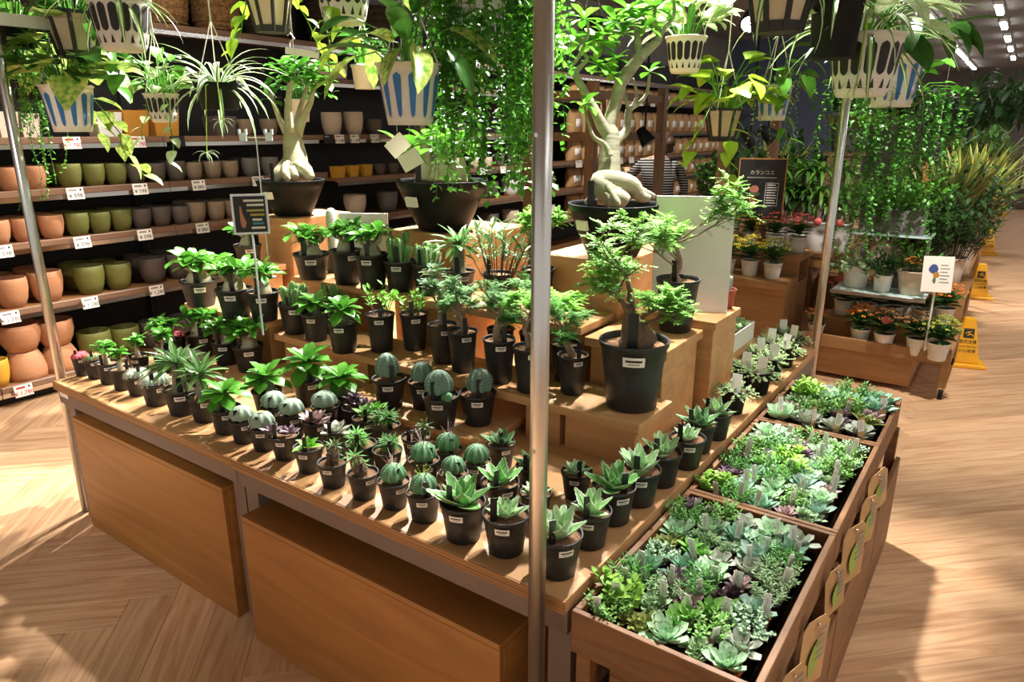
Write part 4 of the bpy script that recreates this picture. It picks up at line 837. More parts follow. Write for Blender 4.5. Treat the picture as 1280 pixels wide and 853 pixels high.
# ================================================================ white panels, cacti and signs on the tiers
def panel(name,label,cat,p,n,w_,h_,th,m,tilt=0):
    b=MB(); b.box(-w_/2,w_/2,0,h_,-th/2,th/2); M=face(p,n,tilt); o=build(b,name,m,M=M,bevel=.001); return tag(o,label,cat)
cd_=(CAM-Vector((-.3,1.3,1.59))).normalized()
P=atz(850,392,.956); o=panel('white_board','white board standing on the riser behind the tall black pot','board',(-.262,1.278,.956),(.5,-1,0),.27,.41,.012,'white',-.06)
P=atd(476,300,2.95); o=panel('white_board','white board standing behind the higher row of adeniums','board',(-1.715,1.08,.951),(.6,-1,0),.22,.28,.01,'white',-.05)
def wcactus(x,y,z,D,h,label,m,potm='pot_black',ratio=.95):
    t=thing('column_cactus',label,'cactus',(x,y,z),.3,D); obj('pot',pot_me(ratio,potm),t); obj('soil',soil_me(ratio),t)
    b=MB(); b.lathe([(.2,ratio-.12),(.25,ratio+.1),(.24,ratio+h*.55),(.25,ratio+h*.6),(.23,ratio+h*.9),(.13,ratio+h*.985),(.02,ratio+h)],24,ribs=12,depth=.08,cap1=True); o=build(b,'stem',m,t,smooth=True)
    s=MB(); r=random.Random(2)
    for i in range(420):
        a=r.uniform(0,6.28); q=r.random(); zz=ratio+h*q; rr=.245 if q<.9 else .245*math.sqrt(max(.02,1-((q-.9)/.1)**2)); c=Vector((rr*math.cos(a),rr*math.sin(a),zz)); d=Vector((math.cos(a)*.7,math.sin(a)*.7,r.uniform(-.2,.8)))*.07; s.tube([c,c+d],[.006,.002],3,cap=False)
    build(s,'spines','ca_white',o,kind='stuff')
wcactus(-1.9,1.06,.9505,.1,2.0,'white woolly column cactus beside the white board','ca_white')
wcactus(-.235,1.345,.9555,.075,.55,'small round white cactus in a red pot behind the white board','ca_white','red_pot')
wcactus(-.175,1.415,.9555,.075,.7,'white-spined cactus in a red pot at the edge of the riser','ca_white','red_pot')
# small black caudex sign in a clear holder
p0=atd(313,268,2.62); nrm=Vector((CAM.x-p0.x-.3,CAM.y-p0.y,0)); M=face(p0,nrm)
t=thing('sign_card','small black plant sign in a clear holder above the adeniums','sign',(p0.x,p0.y,.8205)); I=Tm(-p0.x,-p0.y,-.8205)
def sbox(nm,m,x0,x1,y0,y1,z0,z1): b=MB(); b.box(x0,x1,y0,y1,z0,z1); return build(b,nm,m,t,M=I@M)
sbox('holder','acrylic',-.064,.064,-.074,.074,-.004,.0); sbox('card','gym_board',-.056,.056,-.066,.066,.0003,.002)
b=MB(); 
for i,(x0,x1,y) in enumerate([(-.02,.05,.05),(-.01,.05,.034),(-.012,.05,.014),(0,.05,-.002),(.006,.04,-.02),(.006,.045,-.034),(.0,.048,-.05)]): b.box(x0,x1,y-.004,y+.004,.0021,.0027,1 if i in(2,3) else 2 if i in (5,) else 0)
build(b,'print',['chalk','art_gold','art_teal'],t,M=I@M)
b=MB(); b.lathe([(.004,.03),(.006,.01),(.009,-.012),(.014,-.03),(.013,-.045),(.004,-.05)],12,sy=.08,M=Tm(-.033,0,.003)@Rm(-PI/2,'X')@Rm(0,'Z')) if False else b.add([(-.036,.03,.0024),(-.03,.03,.0024),(-.026,.0,.0024),(-.016,-.03,.0024),(-.022,-.05,.0024),(-.034,-.045,.0024),(-.037,-.02,.0024)],[(0,6,5,4,3,2,1)]); build(b,'caudex_picture','terracotta',t,M=I@M)
b=MB(); b.tube([(0,0,0),(0,0,p0.z-.8205-.07)],.004,8); build(b,'stake','acrylic',t)

# small extras: table label, clip holder, hanging tags
b=MB(); b.box(-.035,.035,-.0006,.0006,-.016,.016); tag(build(b,'edge_label','paper',loc=(-2.35,.0108,.572)),'small white label stuck on the table apron by the steel post','label')
p0=atd(320,172,3.0); t=thing('clip_holder','clear double clip on a thin rod before the pot shelves','holder',(p0.x,p0.y,.9505)); h_=p0.z-.9505
b=MB(); b.tube([(0,0,0),(0,0,h_)],.003,8); build(b,'rod','steel',t); b=MB(); b.tube([tuple(-RT*.07+Vector((0,0,h_))),tuple(RT*.07+Vector((0,0,h_)))],.0025,6); build(b,'crossbar','acrylic',t)
b=MB(); b.lathe([(0,0),(.03,0),(.03,.004),(0,.004)],14); build(b,'foot','acrylic',t)
for s_ in (-1,1):
    b=MB(); b.box(-.014,.014,-.006,.006,-.014,.02); b.box(-.018,-.010,-.008,.008,.012,.034); b.box(.010,.018,-.008,.008,.012,.034); build(b,'clip','acrylic',t,M=Tm(*(RT*.055*s_+Vector((0,0,h_))))@Rm(YAW,'Z'))
for x,y,d,a,l in [(497,182,2.85,.7,'white square tag hanging tilted beside the blue-striped basket'),(513,200,2.8,.5,'white square tag hanging over the middle caudex bowl')]:
    p=atd(x,y,d); t=thing('hanging_tag',l,'tag',p); M=face((0,0,0),CAM-p)@Rm(a,'Z'); b=MB(); b.box(-.042,.042,-.034,.034,-.001,.001); build(b,'card','paper',t,M=M); b=MB(); b.tube([(0,0,.04),(0,0,ZB+.04-p.z)],.001,4); build(b,'string','white_pl',t)
p=atd(378,66,2.6); t=thing('hook_label','white plastic label bar on a hanging hook above the caudex','tag',p); M=face((0,0,0),CAM-p)@Rm(-.12,'Z'); b=MB(); b.box(-.06,.06,-.012,.012,-.001,.001); build(b,'bar','white',t,M=M); b=MB(); b.tube([(-.045,.012,0),(-.045,.03,0),(-.03,.045,0),(-.045,.06,0),(-.055,.05,0)],.003,5); build(b,'hook','white',t,M=M); b=MB(); b.tube([tuple(M@Vector((-.045,.055,0))),(0,0,ZB+.04-p.z)],.001,4); build(b,'string','white_pl',t)
# ================================================================ pot shelves along the left wall
SX=-4.05
def shelf_unit(y0,y1,tops,label,depth_=.44):
    t=thing('shelf_unit',label,'shelf',(SX-.22,(y0+y1)/2,0)); L=(y1-y0)/2-.002
    b=MB(); b.box(-.26,-.235,-L,L,0,2.6); build(b,'back_panel','black',t)
    for s_ in (-1,1): b=MB(); b.box(-.234,-.20,s_*L-(.03 if s_>0 else 0),s_*L+(.03 if s_<0 else 0),0,2.6); build(b,'upright','dark',t)
    for z in tops:
        b=MB(); b.box(-.199,.19,-L,L,z-.025,z); o=build(b,'shelf_board','shelf_top',t)
        b=MB(); b.box(.1905,.22,-L,L,z-.035,z+.004); build(b,'price_rail','shelf_lip',o,bevel=.004)
        b=MB(); b.box(.192,.216,-L,L,z-.062,z-.0352); build(b,'chrome_strip','chrome',o)
    b=MB(); b.box(-.19,.15,-L,L,0,tops[0]-.07); build(b,'plinth','black',t)
    return t
NT=[.12,.57,.95,1.245,1.54,2.24]; FT=[.12,.5,.85,1.19,1.54,1.98,2.24]
shelf_unit(-.87,.33,NT,'pot shelf bay with stacked terracotta pots on the bottom')
shelf_unit(.33,1.53,NT,'pot shelf bay with green and grey round pots')
shelf_unit(1.53,2.9,NT,'pot shelf bay with tan pots, behind the bottle-trunked caudex')
shelf_unit(3.0,5.0,FT,'shelf bay with yellow square pots and cream pots')
shelf_unit(5.0,7.0,FT,'shelf bay with banded pots, seen through the vines')
shelf_unit(7.0,9.0,FT,'shelf bay with kraft bags of soil behind the wooden rack')
shelf_unit(9.0,11.0,FT,'far shelf bay with kraft soil bags')
shelf_unit(11.0,13.5,FT,'farthest shelf bay with kraft soil bags')
@cached
def cup_me(m,H=1.,sq=False):
    b=MB()
    if sq:
        for z0,z1,w0,w1,a in ((0,H,.42,.5,0),):
            v=[(sx*w0,sy*w0,z0) for sx,sy in ((-1,-1),(1,-1),(1,1),(-1,1))]+[(sx*w1,sy*w1,z1) for sx,sy in ((-1,-1),(1,-1),(1,1),(-1,1))]+[(sx*(w1-.05),sy*(w1-.05),z1) for sx,sy in ((-1,-1),(1,-1),(1,1),(-1,1))]+[(sx*(w0-.05),sy*(w0-.05),.1) for sx,sy in ((-1,-1),(1,-1),(1,1),(-1,1))]
            f=[(3,2,1,0)]+[(i+o,(i+1)%4+o,(i+1)%4+o+4,i+o+4) for o in (0,4,8) for i in range(4)]+[(12,13,14,15)]
            b.add(v,f)
        return b.mesh('pot',[m],False)
    b.lathe([(0,0),(.3,0),(.34,.02),(.44,H*.3),(.495,H*.62),(.5,H*.8),(.485,H-.01),(.475,H),(.45,H-.01),(.46,H*.7),(.4,H*.25),(.0,.1)],24); return b.mesh('pot',[m])
SH=['bottom shelf','fourth shelf','third shelf','second shelf','upper shelf']
CN={'terracotta':'terracotta','pot_green':'olive green','pot_taupe':'dark taupe','pot_tan':'light tan','pot_grey':'grey','pot_cream':'cream','pot_orange':'orange','pot_yellow':'yellow','pot_white':'white'}
def spot_y(px,py,X): return atx(px,py,X).y
def shelfpot(px,py,wpx,z,m,where,sq=False,H=1.,X=SX-.07,back=0,flip=False):
    P=atx(px,py,X); D=wpx*depth(P)/FPX*.93; x=SX+.0-D/2-.02; P=atx(px,py,x)
    for k in range(1+back):
        xx=x-k*(D+.015)
        if xx-D/2<SX-.42: continue
        o=obj('round_pot' if not sq else 'square_pot',cup_me(m,H,sq)); o.scale=(D,)*3; o.location=(xx,P.y,z+.001); o.rotation_euler=(0,0,R_.uniform(0,6) if not sq else R_.uniform(-.05,.05))
        tag(o,('%s %s pot on the %s'%(CN[m],'square' if sq else 'round ribbed' if m in('terracotta','pot_green','pot_taupe') else 'round',where))+(', at the back' if k else ''),'pot')
    return D,x,P.y
for m,L in (('terracotta',[(12,220,31),(42,219,31)]),('pot_green',[(86,217,31),(116,215,29),(144,214,28)]),('pot_taupe',[(169,211,25),(194,210,25),(219,208,26)]),('pot_tan',[(241,206,23),(265,205,23),(287,204,22)]),('pot_grey',[(312,202,24),(336,200,24)])):
    for a in L: shelfpot(*a,NT[3],m,'second shelf of the pot wall',back=1)
for m,L in (('terracotta',[(-4,288,32),(29,286,31),(64,283,31)]),('pot_green',[(96,278,30),(124,276,28),(151,274,28)]),('pot_taupe',[(176,270,26),(201,268,26),(225,266,24)]),('pot_tan',[(244,260,27),(269,258,25),(290,256,24)])):
    for a in L: shelfpot(*a,NT[2],m,'middle shelf of the pot wall',back=1)
for m,L in (('terracotta',[(14,361,40),(57,352,41)]),('pot_green',[(111,344,38),(146,338,35)]),('pot_taupe',[(190,331,34),(222,326,34)])):
    for a in L: shelfpot(*a,NT[1],m,'lower shelf of the pot wall',back=1)
for m,L in (('pot_green',[(114,403,42),(152,396,38)]),('pot_taupe',[(189,390,36),(224,382,34)])):
    for a in L: shelfpot(*a,NT[0],m,'bottom shelf of the pot wall',H=1.0)
# terracotta pots stacked mouth to foot on the bottom shelf
for (px,py,w_) in ((34,466,50),(77,458,46)):
    D,x,y=shelfpot(px,py,w_,NT[0],'terracotta','bottom shelf, standing upside down under another pot',H=.74,X=SX-.1)
    o=bpy.data.objects[-1] if False else [q for q in COL.objects if q.name.startswith('round_pot')][-1]
    o.rotation_euler=(PI,0,1); o.location.z=NT[0]+.74*D+.001
    q=obj('round_pot',cup_me('terracotta',.74)); q.scale=(D,)*3; q.location=(x,y,NT[0]+.74*D+.003); tag(q,'round ribbed terracotta pot stacked on an upturned pot on the bottom shelf','pot')
shelfpot(-6,455,30,NT[0],'pot_yellow','bottom shelf beside the terracotta stack',H=1.25)
# upper shelf: mixed planters
for px,py,w_,m,sq,H in [(4,146,26,'pot_cream',True,1.3),(32,146,24,'pot_cream',True,1.3),(128,140,34,'pot_white',True,.95),(161,147,36,'pot_orange',True,.95),(199,147,37,'pot_orange',True,.95),(274,150,32,'pot_taupe',True,.8),(414,146,28,'pot_cream',False,1.05),(441,145,27,'pot_cream',False,1.1),(466,146,24,'pot_taupe',False,.85),(305,147,24,'pot_tan',False,.9),(335,146,24,'pot_tan',False,.9)]:
    shelfpot(px,py,w_,NT[4],m,'upper shelf of the pot wall',sq,H)
for px,py,w_,m,sq,H in [(422,214,15,'pot_yellow',True,1),(439,213,15,'pot_yellow',True,1),(456,212,15,'pot_yellow',True,1),(474,211,16,'pot_taupe',False,.9),(491,210,16,'pot_taupe',False,.9)]: shelfpot(px,py,w_,FT[3],m,'narrow shelf beside the bay end',sq,H)
for px,py,w_,m,sq,H in [(592,204,15,'pot_cream',False,.95),(609,202,14,'pot_cream',False,.95),(624,200,14,'pot_taupe',False,.95),(640,198,13,'pot_taupe',False,.95),(655,196,13,'pot_cream',False,.95)]: shelfpot(px,py,w_,FT[3],m,'shelf seen through the hanging vines',sq,H)
for px,py,w_,m,sq,H in [(420,83,22,'pot_cream',True,1),(398,84,24,'pot_cream',True,1),(575,150,16,'pot_grey',False,.9),(520,120,18,'pot_grey',False,.9)]: shelfpot(px,py,w_,FT[5] if py<100 else FT[4],m,'high shelf behind the hanging baskets',sq,H)
r6=random.Random(9)
for z in FT[1:3]:
    for y in (3.3,3.7,4.1,4.5,5.3,5.7,6.1,6.5):
        m=r6.choice(('pot_cream','pot_taupe','pot_grey','pot_white')); D=.2; o=obj('round_pot',cup_me(m,.9)); o.scale=(D,)*3; o.location=(SX-.14,y,z+.001); tag(o,'%s round pot on a low shelf behind the plants'%CN[m],'pot')
# baskets and dark bins on the top shelf
def basket(y,D,H,m,label):
    t=thing('wicker_basket',label,'basket',(SX-.2,y,NT[5]+.001)); 
    b=MB(); b.lathe([(0,0),(D*.4,0),(D*.46,H*.3),(D*.5,H),(D*.47,H),(D*.42,.04),(0,.03)],28,ribs=28,depth=.04); build(b,'body',m,t,smooth=True)
    for k in range(7):
        z=H*(k+.5)/7.5; rr=D*(.42+.08*z/H)+.003; b=MB(); b.tube([(rr*math.cos(i*.2618),rr*math.sin(i*.2618),z) for i in range(25)],.007,5); build(b,'woven_band',m,t,smooth=True)
for i,y in enumerate((.6,1.0,1.35)): basket(y,.36,.34,'wicker_dark','dark woven basket on the top shelf above the square planters')
for i,y in enumerate((1.75,2.15)): basket(y,.36,.36,'wicker','light woven wicker basket on the top shelf board')
for i,y in enumerate((2.55,3.2,3.7)): basket(y,.4,.36,'wicker_dark','dark brown woven basket on the top shelf near the caudex crown')
# kraft soil bags on the far bays
@cached
def bag_me():
    b=MB(); r=random.Random(1); vs=[];n=7
    pr=[(.30,.5,.0),(.46,.5,.06),(.5,.5,.3),(.48,.5,.6),(.3,.49,.86),(.06,.47,1.0)]
    for tx,ty,z in pr:
        for i in range(12): a=2*PI*i/12; c,s=math.cos(a),math.sin(a); vs.append((tx*.5*math.copysign(abs(c)**.7,c),ty*math.copysign(abs(s)**.5,s)*(1+r.uniform(-.03,.03)),z))
    fs=[(j*12+i,j*12+(i+1)%12,(j+1)*12+(i+1)%12,(j+1)*12+i) for j in range(5) for i in range(12)]+[tuple(range(11,-1,-1)),tuple(range(60,72))]
    b.add(vs,fs); b.box(-.26,-.249,-.3,.3,.25,.6,1); return b.mesh('soil_bag',['kraft','paper'])
for z in FT[1:6]:
    y=7.15
    while y<13.3:
        o=obj('soil_bag',bag_me()); o.scale=(.3,.26,min(.29,([q for q in FT+[9] if q>z][0]-z)-.085)); o.location=(SX-.16,y,z+.001); o.rotation_euler=(0,0,PI+r6.uniform(-.1,.1)); tag(o,'upright kraft bag of soil on the %s shelf of the %s soil bay'%(['','lowest','second','third','fourth','highest'][FT.index(z)],'first' if y<9 else 'second' if y<11 else 'third'),'bag'); y+=.31
# price cards on the rails
def card(px,py,txt,red=False,X=SX+.0245,w_=.098,h_=.07,where='',dark=False):
    p=atx(px,py,X); p.z=min(((NT if p.y<2.95 else FT)),key=lambda q:abs(q-.03-p.z))-.03; t=thing('price_card',('white price card reading %s yen %s'%(txt,where)) if txt else '%s price card %s'%('black' if dark else 'small white',where),'price card',p)
    M=face((0,0,0),(1,0,.12)); b=MB(); b.box(-w_/2,w_/2,-h_/2,h_/2,-.001,.001); build(b,'card','paper' if not dark else 'black',t,M=M)
    if txt: obj('price',text_mesh('¥ '+txt,.034,'ink_red' if red else 'ink'),t,M@Tm(0,-.014,.0015))
    b=MB(); b.box(-w_*.38,w_*.1,h_*.2,h_*.36,.0012,.0018); b.box(w_*.28,w_*.38,h_*.2,h_*.38,.0012,.0018,1); build(b,'print',['ink_red' if red else 'ink_grey','ink'],t,M=M,kind='stuff')
for px,py,tx,rd,wh in [(90,177,'1,780',1,'under the white planter on the upper shelf'),(172,174,'1,780',1,'under the orange square pots'),(222,172,'',0,'beside the orange square pots'),(94,240,'598',0,'under the green pots of the second shelf'),(175,233,'598',0,'under the taupe pots of the second shelf'),(248,228,'880',0,'under the tan pots of the second shelf'),(322,220,'',0,'under the grey pots of the second shelf'),
 (4,314,'598',0,'under the terracotta pots of the middle shelf'),(103,301,'598',0,'under the green pots of the middle shelf'),(181,291,'598',0,'under the taupe pots of the middle shelf'),(253,282,'880',0,'under the tan pots of the middle shelf'),(12,392,'1,280',0,'under the terracotta pots of the lower shelf'),(112,372,'1,280',0,'under the green pots of the lower shelf'),(195,357,'1,280',0,'under the taupe pots of the lower shelf'),(32,499,'1,780',1,'below the stacked terracotta pots'),(410,166,'',0,'under the cream pots by the caudex crown'),(424,166,'1,480',0,'beside a smaller card below the cream pots'),(443,165,'1,280',0,'under the two cream pots'),(468,164,'1,280',0,'under the taupe pot at the shelf end')]:
    card(px,py,tx,rd,where=wh,dark=px in(222,410))
for px,py in [(602,215),(629,213),(648,211),(663,210)]: card(px,py,'',where='on the shelf seen through the vines')
for px,py in [(718,146),(732,146),(760,146),(800,146),(815,146),(724,193),(742,192),(776,188),(790,187)]: card(px,py,'',w_=.16,h_=.09,where='on the soil bag shelves')
# ================================================================ wooden rack, person, lamps
t=thing('wooden_rack','open brown wooden rack of posts and beams before the soil shelves','rack',(-2.0,4.2,0))
ya,yb=atx(740,150,-2.0).y,atx(827,150,-2.0).y; zt=atx(740,101,-2.0).z
def rbox(nm,x0,x1,y0,y1,z0,z1,m='brown_post'): b=MB(); b.box(x0+2.0,x1+2.0,y0-4.2,y1-4.2,z0,z1); return build(b,nm,m,t)
for x in (-2.0,-2.55):
    for y in (ya,yb): rbox('post',x-.035,x+.035,y-.035,y+.035,0,zt)
    for z in (zt-.12,zt-.42,.5): rbox('beam',x-.02,x+.02,ya+.036,yb-.036,z,z+.06)
for z in (zt-.12,zt-.42,.5):
    for y in (ya,yb): rbox('cross_beam',-2.514,-2.036,y-.02,y+.02,z+.0,z+.06)
# second post of the kalanchoe rack
for px,py,d,lab in [(966,190,5.7,'brown wooden post behind the black flower sign'),(905,200,5.6,'brown wooden post behind the lantern basket')]:
    p=aty(px,py,5.46 if px>950 else 4.5); b=MB(); b.box(-.04,.04,-.04,.04,0,1.85); b.box(-.06,.06,-.06,.06,0,.03); tag(build(b,'wooden_post','brown_post',loc=(p.x,p.y,0)),lab,'post')
def spotlamp(px,py,d,label,aim):
    p=atd(px,py,d); t=thing('spot_lamp',label,'lamp',p); M=(Vector(aim)-p).to_track_quat('-Z','Y').to_matrix().to_4x4()
    b=MB(); b.lathe([(.0,.08),(.035,.075),(.045,.03),(.062,-.05),(.062,-.06),(.054,-.06),(.05,-.04),(0,-.035)],20); build(b,'head','black_gloss',t,M=M,smooth=True)
    b=MB(); b.lathe([(0,-.042),(.05,-.042)],16); b.f.append(tuple(range(16,32))[::-1]); b.m.append(0); build(b,'lens','lens_glow',t,M=M)
    b=MB(); b.tube([(0,0,.05),(0,0,3.3-p.z)],.008,8); b.box(-.03,.03,-.03,.03,3.2-p.z,3.295-p.z); build(b,'stem','black_gloss',t)
spotlamp(806,171,5.6,'black spot lamp hanging before the soil shelves',(-1.2,4.4,.6)); spotlamp(938,172,5.2,'black spot lamp beside the lantern basket',(.2,4.6,.2)); spotlamp(960,168,5.4,'black spot lamp behind the lantern basket',(.8,5.2,.2)); spotlamp(938,25,4.2,'bright spot lamp glowing under the hanging baskets',(-.2,1.6,.8))
for i,(l,tg) in enumerate(SPOTS):  # the added fill spots get an unseen lamp head as well
    t=thing('track_spot','black ceiling track spotlight aimed at the display, %s'%['over the adenium end','over the table middle','over the crates','added fill over the front agaves','added fill, aisle by the pot shelves','added fill, floor before the adenium table','towards the pot shelves','added fill towards the entrance floor','over the aisle floor','over the flower cart','towards the soil shelves','over the far plants'][i],'lamp',l)
    M=(tg-l).to_track_quat('-Z','Y').to_matrix().to_4x4(); b=MB(); b.lathe([(.0,.12),(.05,.115),(.055,.05),(.055,.02),(.05,.02),(.045,.06),(0,.06)],18); build(b,'head','black_gloss',t,M=M,smooth=True); b=MB(); b.tube([(0,0,.1),(0,0,3.298-l.z)],.01,8); build(b,'stem','black_gloss',t)
# person in a striped shirt, back turned, reaching to the shelf
def person():
    d=6.7; p=atd(829,183,d); base=Vector((p.x,p.y,0)); zh=p.z
    t=thing('person','person with brown hair in a black and white striped shirt reaching towards the shelf','person',base)
    F=(CAM-base); F.z=0; F.normalize(); Rr=RT.copy(); B=-F     # Rr: picture right, B: away from camera
    s=zh/1.50
    def V(r,b,z): v=Rr*r+B*b; return (v.x*s,v.y*s,z*s)
    J={'pel':(V(-.03,0,.93),.145,.11),'wa':(V(-.02,-.02,1.06),.14,.10),'ch':(V(-.03,.0,1.25),.165,.11),'nk':(V(-.0,.03,1.40),.065,.065),'hd0':(V(.0,.05,1.46),.06,.06),
       'shL':(V(-.20,.02,1.335),.062,.06),'elL':(V(-.33,.16,1.19),.045,.045),'wrL':(V(-.36,.36,1.24),.032,.03),'hL':(V(-.37,.43,1.26),.04,.02),
       'shR':(V(.16,.02,1.335),.062,.06),'elR':(V(.25,.06,1.07),.045,.045),'wrR':(V(.18,.2,.93),.032,.03),'hR':(V(.15,.27,.91),.04,.02),
       'hpL':(V(-.12,0,.86),.095,.09),'knL':(V(-.12,.01,.48),.065,.065),'anL':(V(-.12,.0,.09),.045,.045),'toL':(V(-.13,.15,.035),.04,.03),
       'hpR':(V(.07,0,.86),.095,.09),'knR':(V(.08,.03,.48),.065,.065),'anR':(V(.08,-.02,.09),.045,.045),'toR':(V(.09,.13,.035),.04,.03)}
    E=[('pel','wa'),('wa','ch'),('ch','nk'),('nk','hd0'),('ch','shL'),('shL','elL'),('elL','wrL'),('wrL','hL'),('ch','shR'),('shR','elR'),('elR','wrR'),('wrR','hR'),('pel','hpL'),('hpL','knL'),('knL','anL'),('anL','toL'),('pel','hpR'),('hpR','knR'),('knR','anR'),('anR','toR')]
    K=list(J); 
    # fingers
    for hn,ux in (('hL',V(-.01,.1,.02)),('hR',V(-.02,.08,-.03))):
        o=Vector(J[hn][0]); u=Vector(ux)
        for i in range(5):
            off=Rr*((i-2)*.017*s); 
            if i==4: off=Rr*.035*s-u*.3
            a,b_=hn+'f%d'%i,hn+'g%d'%i; J[a]=(tuple(o+off+u*.45),.011,.010); J[b_]=(tuple(o+off*1.1+u*(.9+.08*(2-abs(i-1.5)))+Vector((0,0,-.02))),.009,.008); E+=[(hn,a),(a,b_)]
    K=list(J); me=bpy.data.meshes.new('body'); me.from_pydata([J[k][0] for k in K],[(K.index(a),K.index(b_)) for a,b_ in E],[])
    o=bpy.data.objects.new('body',me); COL.objects.link(o)
    m=o.modifiers.new('skin','SKIN'); m.use_smooth_shade=True
    for i,k in enumerate(K): sv=me.skin_vertices[0].data[i]; sv.radius=(J[k][1]*s,J[k][2]*s); sv.use_root=(k=='pel')
    o.modifiers.new('sub','SUBSURF').levels=2; o.modifiers['sub'].render_levels=2
    bpy.context.view_layer.update(); ev=bpy.data.meshes.new_from_object(o.evaluated_get(bpy.context.evaluated_depsgraph_get())); bpy.data.objects.remove(o)
    ev.materials.clear()
    # stripes by height
    sm=bpy.data.materials.new('striped_cloth'); sm.use_nodes=True; nt=sm.node_tree; tc=nt.nodes.new('ShaderNodeTexCoord'); wv=nt.nodes.new('ShaderNodeTexWave'); wv.bands_direction='Z'; wv.inputs['Scale'].default_value=13; wv.inputs['Distortion'].default_value=.6; wv.inputs['Detail'].default_value=1
    cr=nt.nodes.new('ShaderNodeValToRGB'); cr.color_ramp.interpolation='CONSTANT'; cr.color_ramp.elements[0].color=(.015,.014,.016,1); cr.color_ramp.elements[1].position=.72; cr.color_ramp.elements[1].color=(.55,.52,.48,1)
    nt.links.new(tc.outputs['Object'],wv.inputs[0]); nt.links.new(wv.outputs[0],cr.inputs[0]); nt.links.new(cr.outputs[0],nt.nodes['Principled BSDF'].inputs['Base Color']); nt.nodes['Principled BSDF'].inputs['Roughness'].default_value=.9
    for mm in (sm,M_('skin'),M_('trousers'),M_('black')): ev.materials.append(mm)
    def near(c,a): return min((c-Vector(J[k][0])).length for k in a)
    for pl in ev.polygons:
        c=pl.center; z=c.z/s; mi=0
        if z<.9: mi=2
        if z<.1: mi=3
        arm=min(near(c,[k for k in J if k[:2] in('hL','hR')]),near(c,('wrL','wrR'))); 
        if arm<.12*s and z>.8 and (near(c,('wrL','wrR'))<near(c,('elL','elR')) ) : mi=1
        if z>1.385: mi=1
        pl.material_index=mi
    obj('body',ev,t)
    # head with face (turned to the shelf) and hair
    h=MB(); n=18; pr=[(.03,-.125),(.055,-.115),(.07,-.09),(.08,-.05),(.085,0),(.085,.04),(.075,.08),(.05,.108),(.01,.118)]
    vs=[];fs=[]
    for r,z in pr:
        for i in range(n):
            a=2*PI*i/n; x=r*math.cos(a)*1.12; y=r*.92*math.sin(a)
            if math.cos(a)>.95 and -.06<z<.0: x+=.018          # nose
            if math.cos(a)>.85 and z<-.08: x+=.012              # chin
            if .6<math.cos(a)<.93 and -.01<z<.02: x-=.006        # eye sockets
            vs.append((x,y,z))
    for j in range(len(pr)-1):
        for i in range(n): a=j*n+i;b_=j*n+(i+1)%n; fs.append((a,b_,b_+n,a+n))
    fs.append(tuple(range(n-1,-1,-1))); fs.append(tuple(range((len(pr)-1)*n,len(pr)*n))); h.add(vs,fs)
    for sy in (-1,1):
        h.lathe([(.0,-.012),(.018,-.008),(.026,.0),(.018,.008),(0,.01)],10,0,Tm(-.005,sy*.08,-.01)@Rm(PI/2,'X'))
        h.lathe([(0,-.008),(.009,0),(0,.008)],8,1,Tm(.083,sy*.032,.008)@Rm(PI/2,'Y'))
    h.box(.09,.097,-.022,.022,-.075,-.066,2)
    look=math.atan2((B*.8-Rr*.6).y,(B*.8-Rr*.6).x); MH=Tm(*V(0,.055,1.52))@Rm(look,'Z')@Sm(s*.92)
    build(h,'head',['skin','ink','art_pink'],t,M=MH,smooth=True)
    g=MB(); g.lathe([(.088,-.09),(.097,-.06),(.1,0),(.099,.05),(.088,.092),(.06,.122),(.01,.135)],18,cap1=True,sx=1.1,M=Tm(-.018,0,0)); 
    gv=[i for i,v in enumerate(g.v) if v[0]>.03 and v[2]<.05]; gs=set(gv); g.f=[f for f in g.f if not any(i in gs for i in f)]; g.m=[0]*len(g.f)
    build(g,'hair','hair',t,M=MH,smooth=True)
    b=MB(); b.lathe([(.0,0),(.05,.0),(.06,.05),(.03,.09),(0,.1)],12,M=Tm(-.11,0,-.02)); build(b,'hair_bun','hair',t,M=MH,smooth=True)
person()
